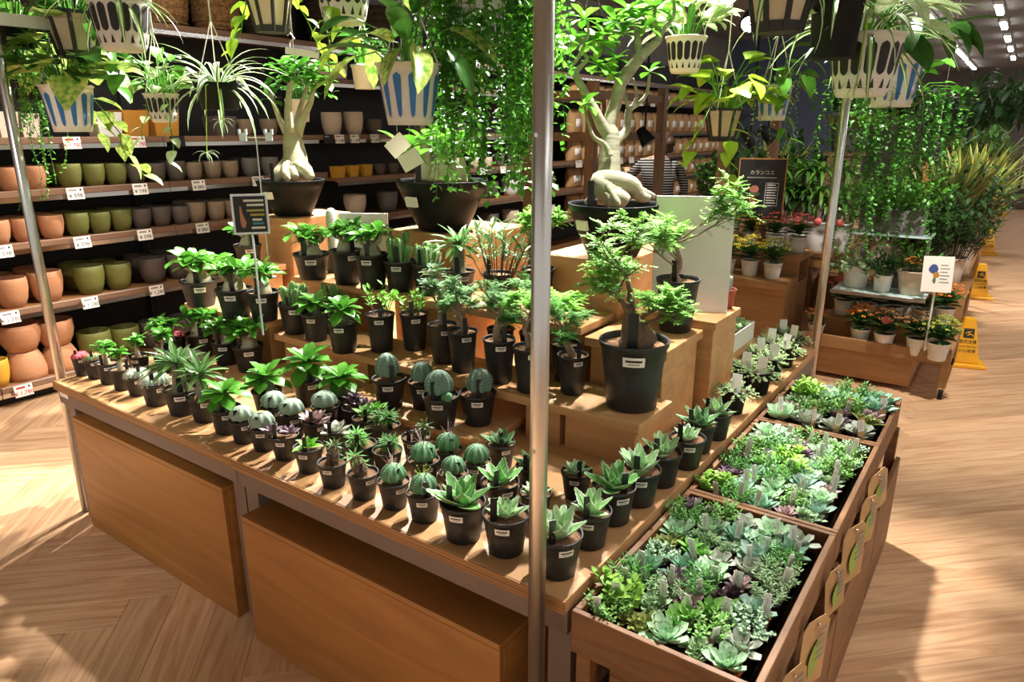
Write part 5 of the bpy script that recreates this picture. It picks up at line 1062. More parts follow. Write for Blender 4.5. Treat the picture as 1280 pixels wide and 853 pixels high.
# ================================================================ hanging baskets
def wall_patch(prof,a0,a1,z0,z1,e,n=4,taper=1.,rnd=0.):
    """patch lying on a lathe surface given by prof(z)->radius"""
    vs=[];fs=[];m=15
    for j in range(m):
        t=j/(m-1); z=z0+(z1-z0)*t; hw=(a1-a0)/2*(taper+(1-taper)*t)
        if rnd:
            k=min(t,1-t)/rnd
            if k<1: hw*=math.sqrt(max(0.,1-(1-k)**2))*.98+.02
        c=(a0+a1)/2
        for i in range(n): a=c-hw+2*hw*i/(n-1); r=prof(z)+e; vs.append((r*math.cos(a),r*math.sin(a),z))
    for j in range(m-1):
        for i in range(n-1): q=j*n+i; fs.append((q,q+1,q+n+1,q+n))
    return vs,fs
@cached
def bk_parts(kind):
    out=[]
    if kind=='slots':
        H=.78; pr=lambda z:.31+.165*(max(0,z)/H)**.6
        b=MB(); b.lathe([(0,0),(.30,0)]+[(pr(H*i/10),H*i/10) for i in range(11)]+[(.5,H),(.5,H+.045),(.46,H+.045),(.45,H-.08)],40); out.append(Part('body',b.mesh('body',['white_pl'])))
        s=MB(); s.add(*wall_patch(pr,-.155,.155,.27*H/.78,.70,.004,rnd=.22));
        sm=s.mesh('slot',['black'],True); t3=MB(); t3.add(*wall_patch_t(pr)); tm=t3.mesh('notch',['black'])
        n=16
        for i in range(n): out.append(Part('slot',sm,Rm(2*PI*i/n,'Z'))); out.append(Part('notch',tm,Rm(2*PI*(i+.5)/n,'Z')))
        return out,H+.045
    if kind=='stripes':
        H=.84; pr=lambda z:.335+.135*(max(0,z)/H)
        b=MB(); b.lathe([(0,0),(.32,0)]+[(pr(H*i/8),H*i/8) for i in range(9)]+[(.49,H),(.5,H+.03),(.47,H+.03),(.45,H-.1)],48,ribs=12,depth=.02); out.append(Part('body',b.mesh('body',['white_pl'])))
        s=MB(); s.add(*wall_patch(pr,-.15,.15,.10,.73,.006,taper=.55,rnd=.12)); sm=s.mesh('stripe',['blue'])
        for i in range(12): out.append(Part('stripe',sm,Rm(2*PI*i/12,'Z')))
        return out,H+.03
    if kind=='lantern':
        H=.82; n=8; b=MB(); r0,r1=.30,.47
        def ring(z0,z1,ra,rb,e=0.): b.lathe([(ra-.03,z0),(ra+e,z0),(rb+e,z1),(rb-.03,z1)],n,M=Rm(PI/8,'Z'))
        ring(0,.13,r0,r0+.025,.012); ring(H-.06,H,r1-.012,r1,.03); b.lathe([(0,.004),(.29,.004)],n,M=Rm(PI/8,'Z')); 
        for i in range(n):
            a=2*PI*i/n+PI/8; b.tube([(r0*math.cos(a),r0*math.sin(a),.02),(r1*math.cos(a),r1*math.sin(a),H-.02)],.042,5)
        b.lathe([(r1-.04,H-.12),(0,H-.12)],n,M=Rm(PI/8,'Z'))
        out.append(Part('frame',b.mesh('frame',['dark'],False)))
        p=MB(); a=PI/8; q=lambda r,s_:(r*math.cos(a)-.006,s_*r*math.sin(a)*.99); x0,y0=q(r0+.02,1);x1,y1=q(r1,1); p.add([(x0,-y0,.1),(x0,y0,.1),(x1,y1,H-.04),(x1,-y1,H-.04),(x0-.01,-y0,.1),(x0-.01,y0,.1),(x1-.01,y1,H-.04),(x1-.01,-y1,H-.04)],[(0,1,2,3),(7,6,5,4),(0,3,7,4),(1,5,6,2),(3,2,6,7),(0,4,5,1)]); pm=p.mesh('panel',['cream_panel'],False)
        for i in range(n): out.append(Part('panel',pm,Rm(2*PI*i/n,'Z')))
        return out,H
    m={'black':'black_gloss','white':'pot_white','grey':'pot_grey','shallow':'black_gloss'}[kind]; H=1.1 if kind=='black' else .55 if kind=='shallow' else .85
    b=MB(); b.lathe([(0,0),(.36,0),(.38,.02),(.46,H-.1),(.49,H-.09),(.5,H),(.46,H),(.44,H-.1)],36,ribs=36 if kind=='black' else 0,depth=.02); out.append(Part('body',b.mesh('body',[m]))); return out,H
def wall_patch_t(pr):
    vs=[];fs=[]; m=4
    for j in range(m):
        t=j/(m-1); z=.105+.13*t; hw=.085*(1-t)+.003
        for a in (-hw,hw): r=pr(z)+.004; vs.append((r*math.cos(a),r*math.sin(a),z))
    for j in range(m-1): fs.append((2*j,2*j+1,2*j+3,2*j+2))
    return vs,fs
rh=random.Random(31)
def hang(kind,x,y,wpx,D,label,top=None,rot=None,name='hanging_basket'):
    parts,H=bk_parts(kind); d=D*FPX/wpx; P=atd(x,y,d); P.z-=H*D
    t=thing(name,label,'hanging plant',P); S=Sm(D)
    place_s(t,parts,D,rh.uniform(0,6) if rot is None else rot)
    b=MB(); b.lathe([(0,H*D-.03),(D*.44,H*D-.03)],20); build(b,'soil','soil',t)
    if top is None: top=ZB+.05-.012 if (P.y<2.25 and P.x>-2.45) else 3.3
    z0=H*D; hk=min(z0+.24,top-P.z-.05); hk=max(hk,z0+.06); b=MB()
    for i in range(3): a=i*2.094+.5; b.tube([(D*.47*math.cos(a),D*.47*math.sin(a),z0-.01),(0,0,hk)],.0022,4)
    build(b,'hanger_wires','white_pl',t); b=MB(); b.tube([(0,0,hk-.01),(0,0,top-P.z)],.003,5); build(b,'hook','white_pl',t)
    return t,H*D,D
def place_s(t,parts,D,rz):
    for p in parts: obj(p.name,p.me,t,Rm(rz,'Z')@Sm(D)@p.M)
def toward(x): return math.atan2(CAM.y-x.y,CAM.x-x.x)
def pothos(h,n,s,m,spread=1.,lo=-.9,hi=.8,seed=0,me_k='heart',trail=0,ys=1.):
    t,z,D=h; n=int(n*1.45); r=random.Random(seed); b=MB(); me=leaf_me(me_k,m); org=Vector((0,0,z-.02))
    for i in range(n):
        az=i*2.4+r.uniform(-.3,.3); q=r.random(); rr=D*(.25+.55*q)*spread; zz=.02+r.uniform(.0,.16)*(1.2-q)*spread
        tip=Vector((rr*math.cos(az),rr*math.sin(az),z+zz)); b.tube([org+Vector((rr*.2*math.cos(az),rr*.2*math.sin(az),0)),org.lerp(tip,.6)+Vector((0,0,.03)),tip],[.003,.0025,.002],4,cap=False)
        obj('leaf',me,t,lm(tip,az+r.uniform(-.5,.5),r.uniform(lo,hi)*(.4+.6*q) if q>.3 else r.uniform(0,hi),s*r.uniform(.7,1.15),r.uniform(-.4,.4))@Sm(1,ys,1))
    for k in range(trail):
        az=r.uniform(0,6.28) if trail>1 else toward(t.location)+.4; p=Vector((D*.48*math.cos(az),D*.48*math.sin(az),z)); pts=[p]
        for j in range(r.randint(4,8)): p=p+Vector((math.cos(az)*.02+r.uniform(-.02,.02),math.sin(az)*.02+r.uniform(-.02,.02),-.045)); pts.append(p); obj('leaf',me,t,lm(p,az+r.uniform(-1.3,1.3),r.uniform(-.9,.1),s*r.uniform(.5,.8)))
        b.tube(pts,.0025,4)
    build(b,'stems','lf_pothos',t,smooth=True,kind='stuff')
def spider(h,n,L,m,seed=0,ys=.55,e0=-.1,e1=1.3,runners=0):
    t,z,D=h; r=random.Random(seed); me=leaf_me('strap',m)
    for i in range(n):
        q=i/n; az=i*2.4+r.uniform(-.2,.2); obj('leaf',me,t,lm((.02*math.cos(az),.02*math.sin(az),z-.01),az,e0+(e1-e0)*q**.7+r.uniform(-.15,.15),L*r.uniform(.7,1.15))@Sm(1,ys,1))
    for k in range(runners):
        az=toward(t.location)+r.uniform(-1.2,1.2); p=Vector((D*.3*math.cos(az),D*.3*math.sin(az),z)); b=MB(); e=Vector((D*.95*math.cos(az),D*.95*math.sin(az),z-.15-.12*k)); b.tube([p,p.lerp(e,.5)+Vector((0,0,.12)),e],.002,4); build(b,'runner','lf_lime',t)
        for i in range(9): obj('leaf',me,t,lm(e,i*2.4,-.2+.12*i,L*.22)@Sm(1,ys,1))
@cached
def strand_me(v,L,ls,m,sparse=1.):
    r=random.Random(v*13+int(L*100)); b=MB(); n=int(L/.02); p=Vector((0,0,0)); pts=[p.copy()]; dx,dy=r.uniform(-.2,.2),r.uniform(-.2,.2)
    for i in range(n):
        p=p+Vector((dx*.012+r.uniform(-.005,.005),dy*.012+r.uniform(-.005,.005),-.02 if i>2 else -.004)); pts.append(p.copy())
        if i%2==0 and r.random()>.4: dx,dy=r.uniform(-.35,.35),r.uniform(-.35,.35)
    b.tube(pts[::2]+[pts[-1]],.0013,3,1,cap=False)
    for i,q in enumerate(pts):
        for k in (0,1):
            if r.random()<.88*sparse: b.leaf(ls*r.uniform(.6,1.2),ls*.85,pf_heart,2,.2,.3,0,lm(q,r.uniform(0,6.28),r.uniform(-.9,.5),1,r.uniform(-.5,.5)))
    return b.mesh('vine',[m,'lf_mid'])
def vines(t,c,n,w_,d_,L0,L1,ls,mats,seed=0,sparse=1.,dirv=None):
    r=random.Random(seed); u=RT if dirv is None else dirv; vv=Vector((-u.y,u.x,0)); Ls=[L0+(L1-L0)*k/4 for k in range(5)]
    for i in range(n):
        p=Vector(c)+u*((i+.5)/n-.5)*w_+u*r.uniform(-.02,.02)+vv*r.uniform(-d_/2,d_/2)+Vector((0,0,r.uniform(-.03,.03)))
        obj('vine',strand_me(r.randrange(3),round(r.choice(Ls),2),ls,r.choice(mats),sparse),t,Tm(*p)@Rm(r.uniform(0,6.28),'Z'))
h=hang('slots',147,-3,76,.2,'white basket with black oval slots, spider plant leaves spilling over'); spider(h,26,.26,'lf_spider',1,.6,-.2,1.2)
h=hang('lantern',88,15,66,.2,'black lantern-shaped basket with cream panels and a green pothos, near the shelf end'); pothos(h,20,.13,'lf_pothos',1.1,-1.,.5,2,trail=1)
h=hang('stripes',82,107,64,.2,'white basket with blue stripes and broad variegated pothos leaves'); pothos(h,26,.15,'lf_pothos_var',1.25,-.8,.5,3,trail=2); pothos(h,12,.15,'lf_pothos_dark',1.2,-.6,.5,33)
h=hang('slots',201,117,42,.14,'small white slotted basket with pale-marbled pothos'); pothos(h,20,.085,'lf_white',1.2,-.6,.6,4,trail=2); pothos(h,12,.09,'lf_pothos',1.4,-.5,.5,44)
h=hang('shallow',272,104,58,.19,'black hanging pot with a fountain of striped spider plant'); spider(h,46,.3,'lf_spider_e',5,.5,-.1,1.35,2)
h=hang('lantern',335,-12,60,.19,'black lantern basket with cream panels and lime leaves, above the bottle-trunked caudex'); pothos(h,16,.11,'lf_lime',1.1,-1.2,.3,6,trail=3)
h=hang('slots',427,-38,76,.2,'white slotted basket with lime leaves beneath, by the woven baskets'); pothos(h,14,.12,'lf_lime',1.,-1.2,.3,7,trail=2)
h=hang('stripes',510,80,84,.2,'white basket with tall blue stripes and long arching leaves beside the vines'); pothos(h,10,.18,'lf_pothos_dark',1.2,-.9,.9,8,'big',0,.7); pothos(h,8,.19,'lf_pothos_var',1.2,-1.1,.5,88,'big',0,.7)
h=hang('white',455,81,34,.15,'small white hanging pot of dark green ivy'); pothos(h,34,.06,'lf_ivy',1.1,-.6,.7,9)
h=hang('white',372,124,32,.15,'small white hanging pot of ivy behind the caudex branches'); pothos(h,26,.06,'lf_ivy',1.1,-.6,.7,10)
h=hang('white',600,-62,84,.2,'white hanging pot pouring a dense curtain of small-leaved vines'); vines(h[0],(0,0,h[1]),90,.36,.26,.35,.74,.028,['lf_vine','lf_vine_dark','lf_vine'],1); pothos(h,18,.06,'lf_vine',1.2,-.6,.7,11)
h=hang('white',668,-80,80,.2,'white hanging pot trailing long vines beside the steel post'); vines(h[0],(0,0,h[1]),46,.20,.24,.45,.82,.028,['lf_vine','lf_fresh'],2,.8); pothos(h,14,.06,'lf_vine',1.2,-.6,.7,12)
h=hang('lantern',980,-45,98,.21,'large black lantern basket with cream panels beside the black spider-plant pot',rot=.2); spider(h,20,.26,'lf_spider',13,.6,-.4,1.2)
h=hang('black',1049,-6,68,.15,'tall black hanging pot with a few striped spider leaves'); spider(h,12,.3,'lf_spider',14,.5,-.2,1.3)
h=hang('slots',1085,43,90,.21,'large white slotted basket with spider plant and marbled leaves, over the crates'); spider(h,22,.34,'lf_spider',15,.5,-.1,1.3,1); pothos(h,16,.14,'lf_white',1.1,-.4,.8,16,'big',0,.7)
h=hang('stripes',1122,70,70,.2,'white basket with blue stripes half hidden behind a slotted basket'); pothos(h,20,.14,'lf_pothos_dark',1.2,-.6,.8,17,'big'); vines(h[0],(0,0,h[1]),10,.24,.2,.15,.3,.03,['lf_vine_dark'],3)
h=hang('slots',858,46,52,.17,'white slotted basket with tall variegated leaves beside the branching caudex',top=3.3); pothos(h,26,.15,'lf_white',1.1,-.2,1.2,18,'big',0,.7)
h=hang('lantern',905,136,48,.17,'small black and cream lantern basket with lime yellow pothos',top=3.3); pothos(h,30,.12,'lf_lime',1.5,-.7,.7,19,trail=2)
h=hang('stripes',968,107,48,.17,'small blue-striped white basket with silvery trailing strands',top=3.3); vines(h[0],(0,0,h[1]+.03),26,.26,.2,.1,.36,.012,['lf_white'],4); pothos(h,10,.11,'lf_pothos',1.3,-.8,.6,20,trail=1)
h=hang('shallow',738,22,34,.17,'small black hanging pot with grassy striped leaves behind the caudex crown',top=3.3); spider(h,40,.2,'lf_spider',21,.5,.1,1.4)
h=hang('shallow',36,100,44,.15,'dark hanging pot trailing fine round-leaved strands by the steel post'); vines(h[0],(0,0,h[1]),22,.17,.16,.15,.56,.017,['lf_vine','lf_fresh'],5,.9); pothos(h,22,.13,'lf_pothos_var',1.2,-.9,.9,22,'big',0,.5)
h=hang('shallow',15,30,52,.16,'dark hanging pot of dense vines in front of the top shelf'); vines(h[0],(0,0,h[1]),26,.26,.2,.2,.42,.022,['lf_vine_dark','lf_vine'],6); pothos(h,16,.14,'lf_pothos',1.3,-.9,.6,23)
h=hang('shallow',1130,118,44,.2,'hanging pot pouring a wide mass of small-leaved vines over the grey planter',top=3.3); vines(h[0],(0,0,h[1]),60,.62,.4,.35,.95,.028,['lf_vine_dark','lf_vine','lf_ivy'],7); pothos(h,20,.08,'lf_vine',1.6,-.6,.7,24)
h=hang('black',1060,98,36,.18,'hanging pot of airy green vines behind the slotted basket',top=3.3); vines(h[0],(0,0,h[1]),24,.3,.3,.2,.6,.028,['lf_vine','lf_fresh'],8)
# ================================================================ flower stands and plants down the aisle
rb=random.Random(77)
def wbox(t,nm,x0,x1,y0,y1,z0,z1,m='cart_wood'):
    b=MB(); cx,cy,cz=(x0+x1)/2,(y0+y1)/2,(z0+z1)/2; b.box(x0-cx,x1-cx,y0-cy,y1-cy,z0-cz,z1-cz); return build(b,nm,m,t,loc=Vector((cx,cy,cz))-t.location,bevel=.002)
t=thing('flower_stand','stepped wooden stand of flowering pots under the black sign','stand',(-.9,4.0,0))
wbox(t,'lower_step',-1.25,-.52,3.70,4.02,.55,.6); wbox(t,'upper_step',-1.25,-.52,4.03,4.35,.70,.74); wbox(t,'front_panel',-1.24,-.53,3.72,3.74,.0,.549); wbox(t,'side_panel',-.55,-.53,3.745,4.33,0,.549); wbox(t,'side_panel',-1.24,-1.22,3.745,4.33,0,.549); wbox(t,'riser_panel',-1.24,-.53,4.035,4.05,.601,.699); wbox(t,'back_panel',-1.24,-.53,4.31,4.33,.55,.699)
t=thing('flower_cart','low wooden cart on casters with a tray of flowering pots','cart',(.06,4.1,0))
CX0,CX1,CY0,CY1=-.36,.475,3.69,4.5
wbox(t,'tray_floor',CX0+.02,CX1-.02,CY0+.02,CY1-.02,.235,.25); wbox(t,'front_rail',CX0,CX1,CY0,CY0+.02,.22,.30); wbox(t,'back_rail',CX0,CX1,CY1-.02,CY1,.22,.30); wbox(t,'side_rail',CX0,CX0+.02,CY0+.021,CY1-.021,.22,.30); wbox(t,'side_rail',CX1-.02,CX1,CY0+.021,CY1-.021,.22,.30)
wbox(t,'inner_step',CX0+.05,CX1-.06,CY0+.27,CY1-.03,.2505,.36); wbox(t,'lower_box',CX0+.03,CX1-.2,CY0+.05,CY1-.05,.03,.234)
for x in (CX0+.0,CX1-.045):
    for y in (CY0+.001,CY1-.046): wbox(t,'leg',x,x+.045,y,y+.045,.075,.219)
for x in (CX0+.022,CX1-.022):
    for y in (CY0+.024,CY1-.024):
        b=MB(); b.lathe([(.014,-.012),(.03,-.012),(.034,-.006),(.034,.006),(.03,.012),(.014,.012)],16,M=Rm(PI/2,'Y')); o=build(b,'caster','black_gloss',t,loc=Vector((x,y,.034))-t.location,smooth=True); b=MB(); b.box(-.018,.018,-.018,.018,.03,.04); b.box(-.018,-.0145,-.01,.01,-.005,.03); b.box(.0145,.018,-.01,.01,-.005,.03); build(b,'fork','chrome',o)
@cached
def kal_me(v,fm,big):
    r=random.Random(v+60); lf=MB(); fl=MB()
    for i in range(20):
        q=i/20; lf.leaf(.62,.4,pf_spoon,3,.2,.4,0,lm((0,0,.12+.35*q),i*2.4,.25+.75*q,1-.3*q),cols=3)
    for i in range(26):
        a=i*2.4; rr=.62*math.sqrt(i/26); z=.55+.42*(1-(rr/.62)**2)+r.uniform(-.08,.08); c=Vector((rr*math.cos(a),rr*math.sin(a),z)); fl.tube([(rr*.4*math.cos(a),rr*.4*math.sin(a),.3),c],[.014,.01],3,1,cap=False)
        for k in range(7): p=c+Vector((r.uniform(-.09,.09),r.uniform(-.09,.09),r.uniform(0,.05))); fl.lathe([(.0,-.02),(.035,.0),(.028,.02),(0,.03)],5,0,Tm(*p))
        lf.leaf(.3,.2,pf_spoon,2,.2,.2,0,lm((rr*.7*math.cos(a),rr*.7*math.sin(a),.45),a,.3))
    return lf.mesh('foliage',['lf_kal']),fl.mesh('flowers',[fm,'lf_kal'])
FLN={'fl_orange':'orange','fl_yellow':'yellow','fl_pink':'red-pink','fl_bronze':'bronze','fl_lime':'lime'}
def kal(px,py,wpx,zs,fm,where,v=0,potm='pot_white',ratio=.85,tagged=False,big=1.,P=None,D=None):
    if P is None:
        D=.12
        for _ in range(6): P=atz(px,py,zs+D*ratio); D=wpx*depth(P)/FPX
    t=thing('kalanchoe','%s kalanchoe in a white pot %s'%(FLN[fm],where),'potted flower',(P.x,P.y,zs+.0005),rb.uniform(0,6),D)
    obj('pot',pot_me(ratio,potm,.37),t); obj('soil',soil_me(ratio,'soil'),t); a,b=kal_me(v%3,fm,1); S=Tm(0,0,ratio-.1)@Sm(big)
    obj('foliage',a,t,S,kind='stuff'); obj('flowers',b,t,S,kind='stuff')
    if tagged:
        b=MB(); b.leaf(.5,.4,lambda q:math.sin(PI*min(.98,q+.02))**.5,6,0,0); b.tube([(.2,0,-.004),(.2,.0,-.6)],.01,4,1) if False else None
        az=toward(P)-t.rotation_euler.z; obj('care_label',b.mesh('care_label',['fl_pink']),t,Tm(.45*math.cos(az),.45*math.sin(az),ratio+.75)@Rm(az+PI/2,'Z')@Rm(PI/2,'X')@Tm(-.25,0,0))
for px,py,w_,fm,v,tg in [(1076,410,24,'fl_orange',0,0),(1106,416,25,'fl_bronze',1,1),(1147,422,26,'fl_bronze',2,0),(1174,428,27,'fl_lime',0,0)]: kal(px,py,w_,.25,fm,'at the front of the flower cart',v,tagged=tg,big=1.35)
kal(1021,405,20,.25,'fl_orange','at the cart corner by the far steel post',1,big=1.1)
for i,(x,y,fm,tg) in enumerate([(-.22,4.07,'fl_pink',0),(-.07,4.05,'fl_bronze',1),(.09,4.06,'fl_bronze',1),(.25,4.08,'fl_orange',1),(.37,4.2,'fl_orange',0),(-.2,4.27,'fl_pink',0),(-.04,4.27,'fl_bronze',0),(.13,4.28,'fl_lime',0),(.3,4.36,'fl_bronze',0)]):
    kal(0,0,0,.3605,fm,'on the inner step of the cart',i,P=Vector((x,y,0)),D=.125,big=1.4,tagged=tg)
for i,(x,y,z,fm) in enumerate([(-1.12,3.86,.6,'fl_lime'),(-.98,3.85,.6,'fl_yellow'),(-.82,3.86,.6,'fl_yellow'),(-.66,3.85,.6,'fl_lime'),(-1.1,4.18,.74,'fl_orange'),(-.93,4.2,.74,'fl_yellow'),(-.76,4.19,.74,'fl_pink'),(-.6,4.2,.74,'fl_pink')]): kal(0,0,0,z,fm,'on the %s step of the flower stand'%('lower' if z<.7 else 'upper'),i,P=Vector((x,y,0)),D=.13,big=1.35)
# black kalanchoe sign
p=atd(951,237,5.1); nrm=CAM-p; nrm.z=0; M=face(p,nrm); w_,h_=.31,.42; t=thing('flower_sign','black sign reading カランコエ in a thin wooden frame','sign',(p.x,p.y,.74)); I=Tm(-p.x,-p.y,-.74)
def sb(nm,m,x0,x1,y0,y1,z0,z1): b=MB(); b.box(x0,x1,y0,y1,z0,z1); return build(b,nm,m,t,M=I@M)
o=sb('board','gym_board',-w_/2,w_/2,-h_/2,h_/2,-.004,.004)
for q in ((-w_/2-.008,-w_/2-.0002,-h_/2-.008,h_/2+.008),(w_/2+.0002,w_/2+.008,-h_/2-.008,h_/2+.008),(-w_/2,w_/2,h_/2+.0002,h_/2+.008),(-w_/2,w_/2,-h_/2-.008,-h_/2-.0002)): sb('frame','sign_wood',*q,-.006,.007)
obj('lettering',text_mesh('カランコエ',.034,'chalk'),t,I@M@Tm(0,h_*.28,.0048)); sb('underline','chalk',-.1,.1,h_*.195,h_*.203,.0042,.0048)
for q in ((.03,.118,.045,.048),(.03,.118,-.115,-.112),(.03,.033,-.112,.045),(.115,.118,-.112,.045)): sb('note_border','chalk',*q,.0042,.0048)
b=MB()
for i in range(8): b.box(.04,.108 if i%3 else .1,.03-i*.018,.036-i*.018,.0042,.0048)
build(b,'note_lines','chalk',t,M=I@M,kind='stuff')
def blob(nm,m,cx,cy,rx,ry,z): b=MB(); b.add([(cx+rx*math.cos(i*PI/8)*(1+.1*math.sin(i*5)),cy+ry*math.sin(i*PI/8),z) for i in range(16)],[tuple(range(16))]); build(b,nm,m,t,M=I@M)
blob('pot_picture','art_pink',-.05,-.075,.022,.028,.0046); blob('leaf_picture','art_green',-.045,-.03,.042,.02,.0049); blob('flower_picture','art_pink',-.045,.003,.032,.026,.0052)
b=MB(); b.box(-.012,.012,-(p.z-.741),h_/2-.02,-.02,-.0065); build(b,'post','sign_wood',t,M=I@M)
# glass shelf with pots, over the cart
t=thing('glass_shelf','glass display shelf on slim legs over the flower cart','shelf',(.02,4.0,0)); wbox(t,'glass_top',-.245,.285,3.72,4.12,.588,.6,'glass_shelf'); wbox(t,'frame_edge',-.25,.29,3.705,3.719,.578,.602,'steel')
for x in (-.235,.255):
    wbox(t,'leg',x,x+.02,4.515,4.535,.0,.587,'steel'); wbox(t,'bracket',x,x+.02,4.121,4.514,.575,.587,'steel')
t=thing('upper_glass_shelf','small upper glass shelf carrying the grey planter','shelf',(.0,4.5,0)); wbox(t,'glass_top',-.3,.22,4.3,4.56,.885,.897,'glass_shelf')
for x in (-.28,.18): wbox(t,'leg',x,x+.02,4.54,4.56,0,.884,'steel')
def bgpot(name,label,x,y,z,D,H,m,parts,cat='potted plant',base=.4):
    t=thing(name,label,cat,(x,y,z+.0005),rb.uniform(0,6),D); obj('pot',pot_me(H,m,base),t); obj('soil',soil_me(H,'soil'),t)
    place(t,parts,rb.uniform(0,6)); return t
@cached
def pl_ivy(v,m,n,l): return pl_bush(v,.85,m,n,.5,1.1,l,.75,7,0,'lf_mid','obov',.75)
bgpot('variegated_ivy','creamy white variegated ivy spilling from a white hanging pot on the glass shelf',-.14,3.9,.6,.17,.85,'pot_white',pl_bush(71,.85,'lf_white',70,.75,1.35,.2,.8,9,0,'lf_mid','obov',.7))
bgpot('leafy_plant','dark green leafy plant in a white pot on the glass shelf',.03,3.83,.6,.115,.95,'pot_white',pl_bush(72,.95,'lf_dark',16,1.1,.9,.5,.3,6,0,'lf_mid','lance'))
bgpot('flowering_plant','green plant with orange flowers in a round cream pot on the glass shelf',.19,3.85,.6,.19,.8,'pot_cream',pl_bush(73,.8,'lf_mid',20,.75,.8,.4,.3,6,0,'lf_mid','lance')+[Part('flowers',kal_me(1,'fl_orange',1)[1],Tm(.15,0,.75)@Sm(.5),kind='stuff')],base=.34)
bgpot('leafy_plant','pale leafy plant in a small grey pot behind the glass shelf pots',.08,4.03,.6,.12,.9,'pot_grey',pl_bush(74,.9,'lf_mid',24,1.,.9,.3,.5,6,0,'lf_mid','lance'))
t=thing('planter_box','grey rectangular planter of trailing vines on the upper glass shelf','planter',(-.04,4.44,.8975)); wbox(t,'body',-.24,.16,4.36,4.52,.898,1.06,'pot_grey'); vines(t,(0,0,.17),30,.42,.1,.15,.45,.03,['lf_vine','lf_vine_dark'],41); place(t,[Part(q.name,q.me,q.M@Sm(.4),kind=q.kind) for q in pl_bush(75,.3,'lf_vine',60,.6,.9,.12,.8,9,0)],0,(0,0,.05))
# small white sign on a stake
p=aty(1172,343,3.66); t=thing('price_sign','small white sign with a flower photo on a white stake by the cart','sign',(p.x,p.y,.3)); I=Tm(-p.x,-p.y,-.3); M=face(p,CAM-p)@Rm(.05,'Z')
sb('card','paper',-.078,.078,-.105,.105,-.002,.002); blob('blue_flower_picture','art_blue',-.022,.03,.024,.028,.0025); blob('orange_flower_picture','art_orange',-.006,-.004,.016,.018,.0028); blob('stem_picture','art_green',-.014,-.035,.008,.02,.0026)
b=MB()
for i in range(6): b.box(.012,.06 if i%2 else .05,.05-i*.02,.056-i*.02,.0021,.0027)
build(b,'text_lines','ink_grey',t,M=I@M,kind='stuff'); b=MB(); b.tube([(0,0,0),(0,0,p.z-.3-.09)],.006,8); build(b,'stake','white',t,loc=(0,.006,0))
# benches down the aisle
def bench(label,x0,x1,y0,y1,z,m='cart_wood'):
    t=thing('plant_bench',label,'bench',((x0+x1)/2,(y0+y1)/2,0)); wbox(t,'top',x0,x1,y0,y1,z-.04,z,m)
    for x in (x0,x1-.05):
        for y in (y0,y1-.05): wbox(t,'leg',x,x+.05,y,y+.05,0,z-.0405,m)
    wbox(t,'front_rail',x0+.051,x1-.051,y0+.01,y0+.03,z-.12,z-.041,m)
bench('wooden bench of pale tall pots behind the flower stand',-1.75,-.35,4.75,5.3,.66); bench('wooden bench beside the aisle behind the glass shelf',.02,.46,4.62,5.5,.47); bench('long wooden plant bench beside the aisle',-.7,.40,5.6,8.2,.4); bench('farther wooden plant bench beside the aisle',-.9,.36,8.6,12,.4); bench('low bench of tall foliage plants behind the rack',-2.0,-.8,5.7,8,.5)
def fol_strap(v,n,L,W,m,e0,e1,curl,base=0.,heads=1,sp=.3,zs=(0,0)):
    r=random.Random(v); b=MB()
    for h in range(heads):
        c=Vector((r.uniform(-sp,sp),r.uniform(-sp,sp),base+r.uniform(*zs))) if heads>1 else Vector((0,0,base))
        for i in range(n):
            q=i/n; b.leaf(L*r.uniform(.7,1.1),W,pf_lance,5,.2,curl*r.uniform(.6,1.2),0,lm(c,i*2.4+r.uniform(-.3,.3),e0+(e1-e0)*q+r.uniform(-.15,.15)),cols=3)
    return b.mesh('foliage',[m])
@cached
def pl_dracaena(v,m='lf_mid'):
    r=random.Random(v+5); b=MB(); tops=[]
    for k in range(3):
        x,y,h=r.uniform(-.2,.2),r.uniform(-.2,.2),[1.6,2.4,1.1][k]; b.tube([(x,y,.9),(x*1.1,y*1.1,.95+h)],.1,8); tops.append((x*1.1,y*1.1,.95+h))
    f=MB()
    for c in tops:
        for i in range(24): f.leaf(r.uniform(.8,1.15),.17,pf_strap,5,.25,1.3,0,lm(c,i*2.4,-.1+1.4*i/24),cols=3)
    return [Part('canes',b.mesh('canes',['bark_pale']),kind='stuff'),Part('foliage',f.mesh('foliage',[m]),kind='stuff')]
for i,(px,py) in enumerate([(981,253),(1013,254),(1046,255),(1000,243),(950,250)]):
    D=.185; d=D*FPX/31*(1 if i!=3 else 1.1); P=atd(px,py,d); bgpot('dracaena',['cane dracaena in a white pot beside the black flower sign','cane dracaena in a white pot with a red tag, between two others','cane dracaena in a white pot with a red tag, next to the glass shelf','cane dracaena in a white pot behind the front dracaenas','cane dracaena in a white pot behind the black flower sign'][i],P.x,max(4.86,min(P.y,5.2)),.66,D,1.25,'pot_white',pl_dracaena(i%3,'lf_palm' if i%2 else 'lf_mid'))
    b=MB(); b.lathe([(0,0),(.15,0),(.15,.03),(0,.03)],16); t=[q for q in COL.objects if q.name.startswith('dracaena')][-1]; az=toward(t.location)-t.rotation_euler.z; obj('round_tag',b.mesh('round_tag',['fl_pink']),t,Tm(.5*math.cos(az),.5*math.sin(az),1.3)@Rm(az,'Z')@Rm(PI/2,'Y'))
